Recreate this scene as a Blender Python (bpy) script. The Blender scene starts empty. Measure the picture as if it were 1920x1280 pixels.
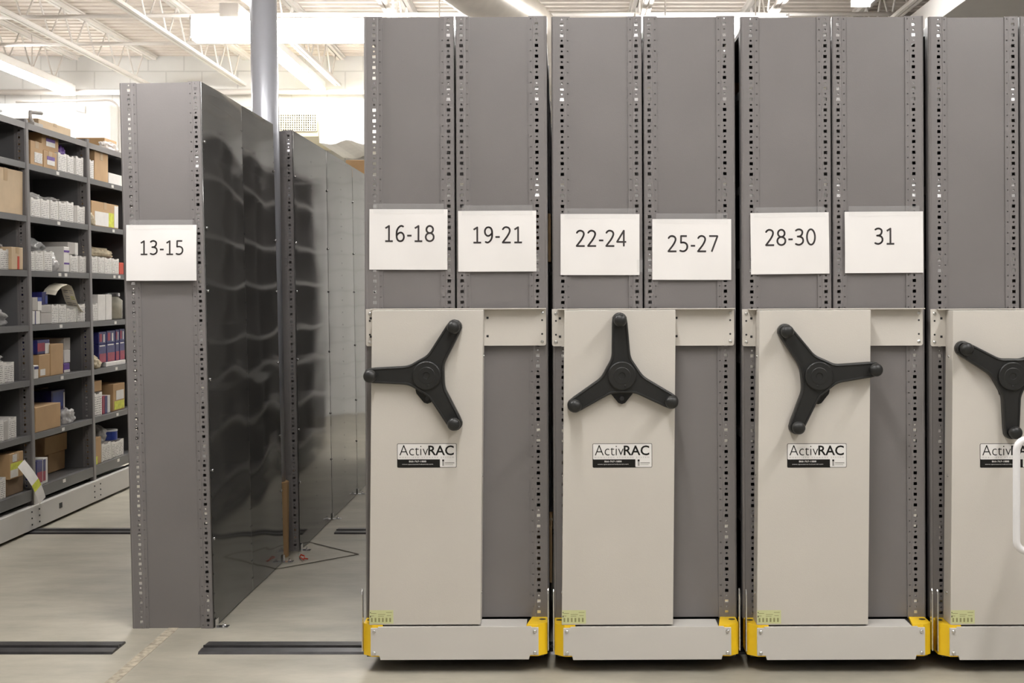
import bpy, math, random
from mathutils import Vector, Matrix, noise
random.seed(7)
C = bpy.context.scene.collection
sc = bpy.context.scene
PI = math.pi

# ---------------------------------------------------------------- camera, world, exposure
F, CX, CY, H = 2350.0, 1050.0, 550.0, 1.32       # focal length (px), principal axis (px), camera height (m)
cam_d = bpy.data.cameras.new('camera')
cam_d.sensor_width = 36.0
cam_d.lens = F * 36.0 / 1920.0
cam_d.shift_x = (960 - CX) / 1920.0
cam_d.shift_y = (CY - 640) / 1920.0
cam_d.clip_start = 0.05
cam = bpy.data.objects.new('camera', cam_d)
cam.location = (0, 0, H)
cam.rotation_euler = (PI / 2, 0, 0)
C.objects.link(cam)
sc.camera = cam
w = bpy.data.worlds.new('world'); sc.world = w
w.use_nodes = True
w.node_tree.nodes['Background'].inputs[0].default_value = (0.9, 0.95, 1, 1)
w.node_tree.nodes['Background'].inputs[1].default_value = 0.3
sc.view_settings.view_transform = 'Standard'
sc.view_settings.look = 'None'
sc.view_settings.gamma = 1
sc.view_settings.exposure = 0.85
LIGHT = 42.0          # radiance of the strip light lenses
LIGHT_BACK = 31.0
LIGHT_FAR = 9.5         # lamps behind the camera


def P(px, py, y):
    return Vector(((px - CX) * y / F, y, H - (py - CY) * y / F))


# ---------------------------------------------------------------- materials
def lin(c):
    return tuple(((v / 255) / 12.92 if v / 255 <= 0.04045 else ((v / 255 + 0.055) / 1.055) ** 2.4) for v in c)


MAT = {}


def mat(name, col, rough=0.5, metal=0.0, var=0.06, scale=6.0, bump=0.0, bscale=60.0, spec=0.5, coat=0.0):
    m = bpy.data.materials.new(name); m.use_nodes = True
    nt = m.node_tree; N = nt.nodes; L = nt.links
    b = N['Principled BSDF']
    b.inputs['Roughness'].default_value = rough
    b.inputs['Metallic'].default_value = metal
    b.inputs['Specular IOR Level'].default_value = spec
    b.inputs['Coat Weight'].default_value = coat
    b.inputs['Coat Roughness'].default_value = 0.08
    tc = N.new('ShaderNodeTexCoord')
    nz = N.new('ShaderNodeTexNoise'); nz.inputs['Scale'].default_value = scale; nz.inputs['Detail'].default_value = 5
    L.new(tc.outputs['Object'], nz.inputs['Vector'])
    rp = N.new('ShaderNodeValToRGB')
    rp.color_ramp.elements[0].position = 0.3; rp.color_ramp.elements[1].position = 0.7
    rp.color_ramp.elements[0].color = (*[max(0, c * (1 - var)) for c in col], 1)
    rp.color_ramp.elements[1].color = (*[min(1, c * (1 + var)) for c in col], 1)
    L.new(nz.outputs['Fac'], rp.inputs[0]); L.new(rp.outputs[0], b.inputs['Base Color'])
    if bump:
        n2 = N.new('ShaderNodeTexNoise'); n2.inputs['Scale'].default_value = bscale; n2.inputs['Detail'].default_value = 3
        L.new(tc.outputs['Object'], n2.inputs['Vector'])
        bp = N.new('ShaderNodeBump'); bp.inputs['Strength'].default_value = bump; bp.inputs['Distance'].default_value = 0.002
        L.new(n2.outputs['Fac'], bp.inputs['Height']); L.new(bp.outputs[0], b.inputs['Normal'])
    MAT[name] = m
    return m


def emis(name, col, s):
    m = bpy.data.materials.new(name); m.use_nodes = True
    b = m.node_tree.nodes['Principled BSDF']
    b.inputs['Base Color'].default_value = (.9, .9, .9, 1)
    b.inputs['Emission Color'].default_value = (*col, 1)
    b.inputs['Emission Strength'].default_value = s
    MAT[name] = m
    return m


def clear(name, tint, trans, rough, bump=0.0):
    """thin clear plastic: part see-through, part glossy white"""
    m = mat(name, tint, rough, 0, .15, 20, bump, 25)
    nt = m.node_tree; N = nt.nodes; L = nt.links
    out = N['Material Output']; b = N['Principled BSDF']
    tr = N.new('ShaderNodeBsdfTransparent'); mx = N.new('ShaderNodeMixShader'); mx.inputs[0].default_value = trans
    L.new(b.outputs[0], mx.inputs[1]); L.new(tr.outputs[0], mx.inputs[2]); L.new(mx.outputs[0], out.inputs['Surface'])
    return m


mat('grey_paint', (.185, .172, .17), .30, 0, .05, 3, .12, 240)
mat('grey_paint_shaded', (.12, .117, .118), .4, 0, .06, 3, .1, 240)  # same grey paint, with the shade inside the open shelving put into its colour
mat('putty_paint', (.59, .555, .505), .45, 0, .03, 2.5, .15, 300)
mat('base_paint', (.61, .585, .55), .4, 0, .03, 2.5, .1, 300)
mat('yellow_paint', (.95, .62, .018), .35, 0, .04, 8)
mat('black_plastic', (.0125, .0125, .012), .42, 0, .1, 10, .15, 500)
mat('black_gloss', (.005, .005, .005), .25, 0, .1, 10)
mat('zinc', (.80, .80, .82), .22, 1, .1, 60)
mat('chrome', (.75, .75, .74), .25, 1, .05, 20)
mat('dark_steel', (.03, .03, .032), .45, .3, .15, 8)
mat('rail_steel', (.055, .053, .055), .35, .6, .25, 14, .2, 80)
mat('paper', (.80, .775, .76), .55, 0, .02, 5)
mat('ink', (.035, .028, .028), .6, 0, .05, 20)
mat('sticker_white', (.78, .76, .74), .35, 0, .02, 5)
mat('sticker_grey', (.32, .30, .29), .4, 0, .02, 5)
mat('sticker_green', (.60, .62, .33), .4, 0, .03, 30)
mat('olive_ink', (.28, .27, .12), .5, 0, .03, 30)
mat('cardboard', (.47, .30, .15), .8, 0, .07, 9, .1, 90)
mat('cardboard_pale', (.56, .42, .27), .8, 0, .07, 9, .1, 90)
mat('cardboard_dark', (.20, .13, .075), .85, 0, .1, 9)
mat('cream_paper', (.74, .68, .56), .6, 0, .03, 10)
mat('white_card', (.74, .71, .67), .6, 0, .05, 20)
mat('grey_card', (.45, .42, .39), .7, 0, .05, 20)
mat('navy_print', (.025, .025, .14), .4, 0, .3, 30)
mat('crimson_print', (.30, .012, .05), .4, 0, .2, 30)
mat('blue_print', (.03, .06, .32), .4, 0, .1, 30)
mat('purple_print', (.13, .05, .30), .5, 0, .1, 30)
mat('lime_print', (.60, .62, .06), .5, 0, .2, 40)
mat('red_print', (.55, .05, .02), .5, 0, .1, 30)
mat('tan_cloth', (.40, .33, .22), .75, 0, .35, 30, .5, 40)
mat('white_plastic', (.80, .79, .80), .28, 0, .02, 5)
mat('white_paint', (.76, .735, .71), .55, 0, .03, 4)
mat('joist_paint', (.70, .665, .63), .55, 0, .04, 5)
mat('deck_paint', (.66, .60, .54), .6, 0, .05, 3)
mat('pole_paint', (.52, .53, .58), .30, .25, .03, 3)
mat('duct_white', (.78, .76, .73), .6, 0, .04, 6, .4, 12)
mat('duct_foil', (.62, .57, .49), .4, .3, .1, 5, .8, 9)
mat('grille_cream', (.72, .66, .48), .5, 0, .04, 6)
mat('grille_dark', (.012, .010, .008), .8, 0, .1, 6)
mat('mortar_joint', (.40, .35, .27), .9, 0, .35, 40, .6, 90)
mat('saw_cut', (.10, .085, .06), .9, 0, .3, 30)
mat('tape_brown', (.45, .31, .17), .3, 0, .05, 10)
emis('lamp_lens', (1, .985, .965), LIGHT)
emis('lamp_lens_far', (1, .985, .965), LIGHT_FAR)
emis('fill_lens_low', (1, .98, .96), 38.0)  # lens of the added low fill lamp
emis('lamp_lens_back', (1, .985, .96), LIGHT_BACK)
clear('clear_film', (.75, .73, .71), .45, .18, .9)
clear('clear_tape', (.8, .8, .8), .86, .06, .5)
clear('smoky_film', (.42, .42, .42), .25, .2, .9)
clear('glass', (.55, .53, .45), .5, .05)

# thin glossy painted sheets at the backs of the ranges
m = mat('gloss_sheet', (.105, .102, .097), .085, .15, .05, 2.0, .05, 4, spec=.5)
# print-like dark lines on white carton fronts
m = mat('printed_card', (.76, .73, .69), .6, 0, .03, 10)
nt = m.node_tree; N = nt.nodes; L = nt.links
tc = N.new('ShaderNodeTexCoord'); mp = N.new('ShaderNodeMapping'); mp.inputs['Scale'].default_value = (1, 9, 16)
L.new(tc.outputs['Generated'], mp.inputs['Vector'])
nz = N.new('ShaderNodeTexNoise'); nz.inputs['Scale'].default_value = 1.1; nz.inputs['Detail'].default_value = 1
L.new(mp.outputs[0], nz.inputs['Vector'])
sp = N.new('ShaderNodeSeparateXYZ'); L.new(tc.outputs['Generated'], sp.inputs[0])
ml = N.new('ShaderNodeMath'); ml.operation = 'MULTIPLY'; ml.inputs[1].default_value = 9.0; L.new(sp.outputs['Z'], ml.inputs[0])
fr = N.new('ShaderNodeMath'); fr.operation = 'FRACT'; L.new(ml.outputs[0], fr.inputs[0])
lt = N.new('ShaderNodeMath'); lt.operation = 'LESS_THAN'; lt.inputs[1].default_value = .34; L.new(fr.outputs[0], lt.inputs[0])
gt = N.new('ShaderNodeMath'); gt.operation = 'GREATER_THAN'; gt.inputs[1].default_value = .47; L.new(nz.outputs['Fac'], gt.inputs[0])
mu = N.new('ShaderNodeMath'); mu.operation = 'MULTIPLY'; L.new(lt.outputs[0], mu.inputs[0]); L.new(gt.outputs[0], mu.inputs[1])
mx = N.new('ShaderNodeMix'); mx.data_type = 'RGBA'
mx.inputs['A'].default_value = (.76, .73, .69, 1); mx.inputs['B'].default_value = (.13, .12, .12, 1)
L.new(mu.outputs[0], mx.inputs['Factor']); L.new(mx.outputs['Result'], N['Principled BSDF'].inputs['Base Color'])

# floor concrete
m = mat('concrete', (.40, .372, .305), .42, 0, .13, .8, .25, 30)
nt = m.node_tree; N = nt.nodes; L = nt.links
b = N['Principled BSDF']
tc = [n for n in N if n.type == 'TEX_COORD'][0]
mp = N.new('ShaderNodeMapping'); mp.inputs['Scale'].default_value = (1.0, 2.2, 1); L.new(tc.outputs['Object'], mp.inputs[0])
n2 = N.new('ShaderNodeTexNoise'); n2.inputs['Scale'].default_value = 2.6; n2.inputs['Detail'].default_value = 8; n2.inputs['Roughness'].default_value = .65
L.new(mp.outputs[0], n2.inputs['Vector'])
r2 = N.new('ShaderNodeValToRGB'); r2.color_ramp.elements[0].position = .3; r2.color_ramp.elements[1].position = .72
r2.color_ramp.elements[0].color = (.74, .735, .72, 1); r2.color_ramp.elements[1].color = (1.12, 1.115, 1.11, 1)
L.new(n2.outputs['Fac'], r2.inputs[0])
mm = N.new('ShaderNodeMix'); mm.data_type = 'RGBA'; mm.blend_type = 'MULTIPLY'; mm.inputs['Factor'].default_value = 1
old = b.inputs['Base Color'].links[0].from_socket
L.new(old, mm.inputs['A']); L.new(r2.outputs[0], mm.inputs['B']); L.new(mm.outputs['Result'], b.inputs['Base Color'])
# block wall
m = mat('block_wall', (.66, .655, .64), .6, 0, .03, 3)
nt = m.node_tree; N = nt.nodes; L = nt.links
tc = [n for n in N if n.type == 'TEX_COORD'][0]
mp = N.new('ShaderNodeMapping'); mp.inputs['Rotation'].default_value = (PI / 2, 0, 0); L.new(tc.outputs['Object'], mp.inputs[0])
bt = N.new('ShaderNodeTexBrick'); bt.inputs['Scale'].default_value = 1; bt.inputs['Brick Width'].default_value = .4; bt.inputs['Row Height'].default_value = .2
bt.inputs['Mortar Size'].default_value = .008; bt.inputs['Color1'].default_value = (1, 1, 1, 1); bt.inputs['Color2'].default_value = (1, 1, 1, 1); bt.inputs['Mortar'].default_value = (.2, .2, .2, 1)
L.new(mp.outputs[0], bt.inputs['Vector'])
bp = N.new('ShaderNodeBump'); bp.inputs['Strength'].default_value = .5; bp.inputs['Distance'].default_value = .01
L.new(bt.outputs['Color'], bp.inputs['Height']); L.new(bp.outputs[0], N['Principled BSDF'].inputs['Normal'])
mw = N.new('ShaderNodeMix'); mw.data_type = 'RGBA'; mw.blend_type = 'MULTIPLY'; mw.inputs['Factor'].default_value = .2
L.new(N['Principled BSDF'].inputs['Base Color'].links[0].from_socket, mw.inputs['A']); L.new(bt.outputs['Color'], mw.inputs['B'])
L.new(mw.outputs['Result'], N['Principled BSDF'].inputs['Base Color'])


# ---------------------------------------------------------------- mesh builder
class MB:
    def __init__(s):
        s.v = []; s.f = []; s.m = []

    def add(s, vs, fs, m=0):
        o = len(s.v); s.v += [tuple(p) for p in vs]
        for f in fs:
            s.f.append(tuple(o + i for i in f)); s.m.append(m)

    def quad(s, a, b, c, d, m=0):
        s.add([a, b, c, d], [(0, 1, 2, 3)], m)

    def box(s, x0, x1, y0, y1, z0, z1, m=0):
        vs = [(x0, y0, z0), (x1, y0, z0), (x1, y1, z0), (x0, y1, z0), (x0, y0, z1), (x1, y0, z1), (x1, y1, z1), (x0, y1, z1)]
        s.add(vs, [(3, 2, 1, 0), (4, 5, 6, 7), (0, 1, 5, 4), (1, 2, 6, 5), (2, 3, 7, 6), (3, 0, 4, 7)], m)

    def prism(s, pts, axis, a0, a1, m=0):
        """outline pts (2-D) pushed along an axis: 'y' takes (x,z), 'z' takes (x,y), 'x' takes (y,z)"""
        n = len(pts)
        mk = {'y': lambda p, a: (p[0], a, p[1]), 'z': lambda p, a: (p[0], p[1], a), 'x': lambda p, a: (a, p[0], p[1])}[axis]
        vs = [mk(p, a0) for p in pts] + [mk(p, a1) for p in pts]
        fs = [tuple(range(n)), tuple(range(2 * n - 1, n - 1, -1))] + [(i, i + n, (i + 1) % n + n, (i + 1) % n) for i in range(n)]
        s.add(vs, fs, m)

    def tube(s, path, r, n=8, m=0, caps=True, radii=None, up=(0, 0, 1)):
        path = [Vector(p) for p in path]
        up = Vector(up); rings = []
        for i, p in enumerate(path):
            d = (path[min(i + 1, len(path) - 1)] - path[max(i - 1, 0)]).normalized()
            u = d.cross(up)
            if u.length < 1e-3: u = d.cross(Vector((0, 1, 0)))
            u.normalize(); v = u.cross(d)
            rr = radii[i] if radii else r
            rings.append([p + (u * math.cos(2 * PI * k / n) + v * math.sin(2 * PI * k / n)) * rr for k in range(n)])
        vs = [q for rg in rings for q in rg]; fs = []
        for i in range(len(path) - 1):
            for k in range(n):
                a = i * n + k; b2 = i * n + (k + 1) % n
                fs.append((a, b2, b2 + n, a + n))
        if caps:
            fs.append(tuple(range(n - 1, -1, -1))); fs.append(tuple((len(path) - 1) * n + k for k in range(n)))
        s.add(vs, fs, m)

    def lathe(s, prof, n=24, m=0, base=(0, 0, 0), axis='z'):
        """prof: (radius, height) from one end to the other"""
        vs = []
        for r, h in prof:
            for k in range(n):
                a = 2 * PI * k / n
                q = {'z': (r * math.cos(a), r * math.sin(a), h), 'y': (r * math.cos(a), h, r * math.sin(a)), 'x': (h, r * math.cos(a), r * math.sin(a))}[axis]
                vs.append((q[0] + base[0], q[1] + base[1], q[2] + base[2]))
        fs = []
        for i in range(len(prof) - 1):
            for k in range(n):
                a = i * n + k; b2 = i * n + (k + 1) % n
                fs.append((a, b2, b2 + n, a + n))
        fs.append(tuple(range(n - 1, -1, -1))); fs.append(tuple((len(prof) - 1) * n + k for k in range(n)))
        s.add(vs, fs, m)

    def mesh(s, name, mats, smooth=False):
        me = bpy.data.meshes.new(name)
        me.from_pydata(s.v, [], s.f)
        for q in mats: me.materials.append(MAT[q])
        me.polygons.foreach_set('material_index', s.m)
        if smooth:
            me.polygons.foreach_set('use_smooth', [True] * len(me.polygons))
        me.update()
        return me

    def build(s, name, mats, parent=None, smooth=False, bevel=0, loc=(0, 0, 0), rot=(0, 0, 0), recalc=True):
        if isinstance(mats, str): mats = [mats]
        me = s.mesh(name, mats, smooth)
        if recalc:
            import bmesh
            bm = bmesh.new(); bm.from_mesh(me)
            bmesh.ops.recalc_face_normals(bm, faces=bm.faces); bm.to_mesh(me); bm.free()
        return link(name, me, parent, loc, rot, bevel, smooth)


def link(name, me, parent=None, loc=(0, 0, 0), rot=(0, 0, 0), bevel=0, smooth=False):
    o = bpy.data.objects.new(name, me); C.objects.link(o)
    o.location = loc; o.rotation_euler = rot
    if parent: o.parent = parent
    if bevel:
        md = o.modifiers.new('edge', 'BEVEL'); md.width = bevel; md.segments = 2; md.limit_method = 'ANGLE'; md.angle_limit = .7
    return o


def tag(o, label, cat, group=None):
    o['label'] = label; o['category'] = cat
    if group: o['group'] = group
    return o


def thing(name, label, cat, loc=(0, 0, 0), rot=(0, 0, 0), group=None):
    o = bpy.data.objects.new(name, None); C.objects.link(o)
    o.location = loc; o.rotation_euler = rot; o.empty_display_size = .1
    return tag(o, label, cat, group)


def struct(o):
    o['kind'] = 'structure'; return o


# ---------------------------------------------------------------- room shell
X0, X1, Y0, Y1, ZC = -7.0, 7.0, -7.0, 14.0, 3.97
s = MB(); s.box(X0, X1, Y0, Y1, -.15, 0); struct(s.build('floor', 'concrete'))
s = MB(); s.box(X0 - .2, X1 + .2, Y1, Y1 + .2, 0, ZC + .1); struct(s.build('wall_back', 'block_wall'))
s = MB(); s.box(X0 - .2, X1 + .2, Y0 - .2, Y0, 0, ZC + .1); struct(s.build('wall_front', 'block_wall'))
s = MB(); s.box(X0 - .2, X0, Y0, Y1, 0, ZC + .1); struct(s.build('wall_left', 'white_paint'))
s = MB(); s.box(X1, X1 + .2, Y0, Y1, 0, ZC + .1); struct(s.build('wall_right', 'white_paint'))
s = MB(); y = Y0; prof = []
while y < Y1 + .1:                                   # ribbed steel roof deck, ribs across the room
    prof += [(y, ZC), (y + .095, ZC), (y + .11, ZC + .04), (y + .135, ZC + .04)]
    y += .15
for i in range(len(prof) - 1):
    a, b2 = prof[i], prof[i + 1]
    s.quad((X0 - .1, a[0], a[1]), (X1 + .1, a[0], a[1]), (X1 + .1, b2[0], b2[1]), (X0 - .1, b2[0], b2[1]))
s.box(X0 - .2, X1 + .2, Y0 - .2, Y1 + .2, ZC + .05, ZC + .15)
struct(s.build('ceiling', 'deck_paint'))
# joints in the slab: filled joint along the aisle and the diamond round the column
s = MB(); s.box(-1.545, -1.505, Y0, 5.88, -.02, .0012); struct(s.build('trim_1', 'mortar_joint'))
s = MB(); c = Vector((-1.46, 6.34, 0)); R = .44
cor = [c + Vector((R, 0, 0)), c + Vector((0, R, 0)), c + Vector((-R, 0, 0)), c + Vector((0, -R, 0))]
for i in range(4):
    a, b2 = cor[i], cor[(i + 1) % 4]; d = (b2 - a).normalized(); nrm = Vector((-d.y, d.x, 0)) * .007
    z = Vector((0, 0, .0016))
    s.quad(a - nrm + z, b2 - nrm + z, b2 + nrm + z, a + nrm + z)
struct(s.build('trim_2', 'saw_cut'))


# ---------------------------------------------------------------- shelving parts shared by all ranges
def ring(s, x0, x1, z0, z1, hole, y=0.0, m=0):
    """rectangle in the xz plane with a hole given as an 8-point ring (clockwise from right)"""
    cx, cz = (x0 + x1) / 2, (z0 + z1) / 2
    o = [(x1, cz), (x1, z1), (cx, z1), (x0, z1), (x0, cz), (x0, z0), (cx, z0), (x1, z0)]
    vs = [(p[0], y, p[1]) for p in o] + [(p[0], y, p[1]) for p in hole]
    vs += [(p[0], y + .003, p[1]) for p in hole]
    fs = [(i, (i + 1) % 8, 8 + (i + 1) % 8, 8 + i) for i in range(8)]
    fs += [(8 + i, 8 + (i + 1) % 8, 16 + (i + 1) % 8, 16 + i) for i in range(8)]
    s.add(vs, fs, m)


def hole_sq(cx, cz, a, b2):
    return [(cx + a, cz), (cx + a, cz + b2), (cx, cz + b2), (cx - a, cz + b2), (cx - a, cz), (cx - a, cz - b2), (cx, cz - b2), (cx + a, cz - b2)]


def hole_rd(cx, cz, r):
    return [(cx + r * math.cos(k * PI / 4), cz + r * math.sin(k * PI / 4)) for k in range(8)]


PITCH = .0381
POSTS = {}


def post_mesh(z0, z1, wide, mirror):
    """perforated angle post, face in the xz plane at y=0; outer edge at x=0; body towards +x (or -x if mirrored)"""
    key = (z0, z1, wide, mirror)
    if key in POSTS: return POSTS[key]
    s = MB(); hx = .037 if wide else .020
    a, b2, c2, d2 = hx - .011, hx + .011, hx + .015, hx + .029
    sx = -1 if mirror else 1
    n = int((z1 - z0) / (PITCH / 2)); zt = z1
    for i in range(n):
        zb = zt - PITCH / 2; cz = (zt + zb) / 2
        ring(s, a, b2, zb, zt, hole_sq(hx, cz, .0062, .0056) if i % 2 else hole_rd(hx, cz, .0036))
        if i % 2 == 0:
            ring(s, c2, d2, zb - PITCH / 2, zt, hole_rd((c2 + d2) / 2 - .001, cz, .0026), .002)
        zt = zb
    zb = z0
    s.quad((a, 0, zb), (b2, 0, zb), (b2, 0, zt), (a, 0, zt))
    s.quad((c2, .002, zb), (d2, .002, zb), (d2, .002, zt), (c2, .002, zt))
    zs = (z0, z1)
    prof = [(.004, .045), (0, .04), (0, .006), (.003, .001), (.007, -.0015), (.011, 0), (a, 0)]
    if not wide: prof = [(.004, .03), (0, .026), (0, .004), (.003, 0), (a, 0)]
    for p, q in zip(prof, prof[1:]):
        s.quad((p[0], p[1], z0), (q[0], q[1], z0), (q[0], q[1], z1), (p[0], p[1], z1))
    s.quad((b2, 0, z0), (c2, .002, z0), (c2, .002, z1), (b2, 0, z1))
    s.quad((d2, .002, z0), (d2, .006, z0), (d2, .006, z1), (d2, .002, z1))
    if not wide: s.quad((.0, .027, z0), (d2 + .004, .027, z0), (d2 + .004, .027, z1), (.0, .027, z1)); s.quad((d2 + .004, .027, z0), (d2 + .004, .010, z0), (d2 + .004, .010, z1), (d2 + .004, .027, z1))
    if mirror: s.v = [(-x, y, z) for x, y, z in s.v]
    me = s.mesh('upright', ['grey_paint'])
    POSTS[key] = me
    return me


CLIP = MB()
CLIP.box(-.0075, .0075, 0, .0015, -.006, .022)
CLIP.quad((-.0075, 0, .0), (.0075, 0, .0), (.0075, -.0012, .010), (-.0075, -.0012, .010))
CLIP.box(-.0075, .0075, 0, .0015, -.044, -.018)
CLIP_ME = None


def clip(parent, x, y, z):
    global CLIP_ME
    if CLIP_ME is None: CLIP_ME = CLIP.mesh('shelf_clip', ['zinc'])
    return link('shelf_clip', CLIP_ME, parent, (x, y, z), (random.uniform(-.12, .12), 0, 0))


def shelf_board(parent, x0, x1, y0, y1, z, lip=.03, m='grey_paint', liplo=None):
    s = MB()
    s.box(x0, x1, y0, y1, z - .004, z)
    lo = liplo if liplo else z - lip
    s.box(x0, x0 + .003, y0, y1, lo, z - .004); s.box(x1 - .003, x1, y0, y1, lo, z - .004)
    s.box(x0 + .003, x0 + .016, y0, y1, lo, lo + .003); s.box(x1 - .016, x1 - .003, y0, y1, lo, lo + .003)
    return s.build('shelf', m, parent)


def snap(z, z1):
    """nearest square hole below a post top"""
    k = round((z1 - z) / PITCH - .75)
    return z1 - (k + .75) * PITCH


# ---------------------------------------------------------------- stroke digits (sans, thin even pen)
def crv(pts, n=6):
    pts = [Vector(p).to_3d() for p in pts]; out = []
    for i in range(len(pts) - 1):
        p0 = pts[max(i - 1, 0)]; p1 = pts[i]; p2 = pts[i + 1]; p3 = pts[min(i + 2, len(pts) - 1)]
        for k in range(n):
            t = k / n
            out.append(.5 * ((2 * p1) + (p2 - p0) * t + (2 * p0 - 5 * p1 + 4 * p2 - p3) * t * t + (3 * p1 - p0 - 3 * p2 + p3) * t ** 3))
    out.append(pts[-1])
    return [(p.x, p.y) for p in out]


def ell(cx, cy, rx, ry, n=28):
    return [(cx + rx * math.cos(2 * PI * k / n), cy + ry * math.sin(2 * PI * k / n)) for k in range(n + 1)]


G6 = crv([(.49, .90), (.36, .94), (.22, .85), (.12, .67), (.095, .42), (.12, .2), (.2, .08), (.315, .045), (.44, .09), (.52, .24), (.50, .42), (.40, .535), (.28, .54), (.16, .46), (.10, .36)])
GLYPH = {
    '0': [ell(.31, .495, .235, .45)],
    '1': [[(.10, .80), (.315, .935), (.315, .045)], [(.09, .045), (.54, .045)]],
    '2': [crv([(.08, .81), (.16, .905), (.28, .945), (.42, .90), (.49, .79), (.47, .64), (.36, .43), (.22, .24), (.08, .055)]) + [(.08, .045), (.55, .045)]],
    '3': [crv([(.09, .875), (.2, .94), (.34, .94), (.455, .86), (.47, .73), (.41, .60), (.29, .535), (.19, .53)]),
          crv([(.19, .53), (.31, .525), (.44, .47), (.51, .36), (.50, .20), (.39, .085), (.24, .045), (.07, .10)])],
    '4': [[(.44, .02), (.44, .94), (.05, .30), (.05, .285), (.58, .285)]],
    '5': [[(.49, .94), (.15, .94), (.145, .55)] + crv([(.145, .55), (.28, .565), (.42, .52), (.505, .40), (.50, .22), (.40, .09), (.25, .045), (.08, .09)])],
    '6': [G6],
    '7': [[(.06, .94), (.54, .94), (.54, .91), (.21, .02)]],
    '8': [ell(.31, .73, .195, .21), ell(.31, .285, .235, .24)],
    '9': [[(.62 - x, .985 - y) for x, y in G6]],
    '-': [[(.05, .37), (.31, .37)]],
}


def number_mb(txt, h, pen=.105):
    s = MB(); x = 0; r = pen / 2
    for ch in txt:
        for pl in GLYPH[ch]:
            for a, b2 in zip(pl, pl[1:]):
                a, b2 = Vector(a), Vector(b2); d = b2 - a
                if d.length < 1e-6: continue
                d.normalize(); nn = Vector((-d.y, d.x)) * r
                q = [a - nn, b2 - nn, b2 + nn, a + nn]
                s.add([((x + p.x) * h, 0, p.y * h) for p in q], [(0, 1, 2, 3)])
            for p in pl[1:-1]:
                s.add([((x + p[0] + r * math.cos(k * PI / 5)) * h, 0, (p[1] + r * math.sin(k * PI / 5)) * h) for k in range(10)], [tuple(range(10))])
        x += .40 if ch == '-' else .665
    wid = (x - .05) * h
    s.v = [(p[0] - wid / 2, p[1], p[2]) for p in s.v]
    return s


def text_mesh(txt, size, align='CENTER', offset=0.0, spacing=1.0):
    cu = bpy.data.curves.new('text', 'FONT'); cu.body = txt; cu.size = size; cu.align_x = align
    cu.offset = offset; cu.space_character = spacing; cu.resolution_u = 3
    o = bpy.data.objects.new('text', cu); C.objects.link(o)
    dg = bpy.context.evaluated_depsgraph_get()
    me = bpy.data.meshes.new_from_object(o.evaluated_get(dg))
    vs = [tuple(v.co) for v in me.vertices]; fs = [tuple(p.vertices) for p in me.polygons]
    bpy.data.objects.remove(o); bpy.data.curves.remove(cu); bpy.data.meshes.remove(me)
    return vs, fs


def add_text(s, txt, x, z, y, width, height, m, offset=0.0, spacing=1.0):
    """text laid on the xz plane facing -y, fitted to width x height from its lower left corner"""
    vs, fs = text_mesh(txt, 1.0, 'LEFT', offset, spacing)
    xs = [v[0] for v in vs]; zs = [v[1] for v in vs]
    kx = width / (max(xs) - min(xs)); kz = height / (max(zs) - min(zs))
    s.add([(x + (v[0] - min(xs)) * kx, y, z + (v[1] - min(zs)) * kz) for v in vs], fs, m)


# ---------------------------------------------------------------- three-arm turn handle
def handle_sdf(x, z, a0):
    d = math.hypot(x, z) - .052
    k = .035
    for i in range(3):
        a = a0 + i * 2 * PI / 3; ca, sa = math.cos(a), math.sin(a)
        u = x * ca + z * sa; v = -x * sa + z * ca
        t = min(max(u / .192, 0), 1)
        e = math.hypot(u - t * .192, v) - (.036 * (1 - t) + .0265 * t)
        h = max(k - abs(d - e), 0) / k
        d = min(d, e) - h * h * k / 4
    return d


def handle_ring(a0, off, n=210):
    out = []
    for i in range(n):
        t = a0 + 2 * PI * i / n; c2, s2 = math.cos(t), math.sin(t)
        lo, hi = .01, .30
        for _ in range(24):
            mid = (lo + hi) / 2
            if handle_sdf(mid * c2, mid * s2, a0) < -off: lo = mid
            else: hi = mid
        out.append((lo * c2, lo * s2))
    return out


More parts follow.
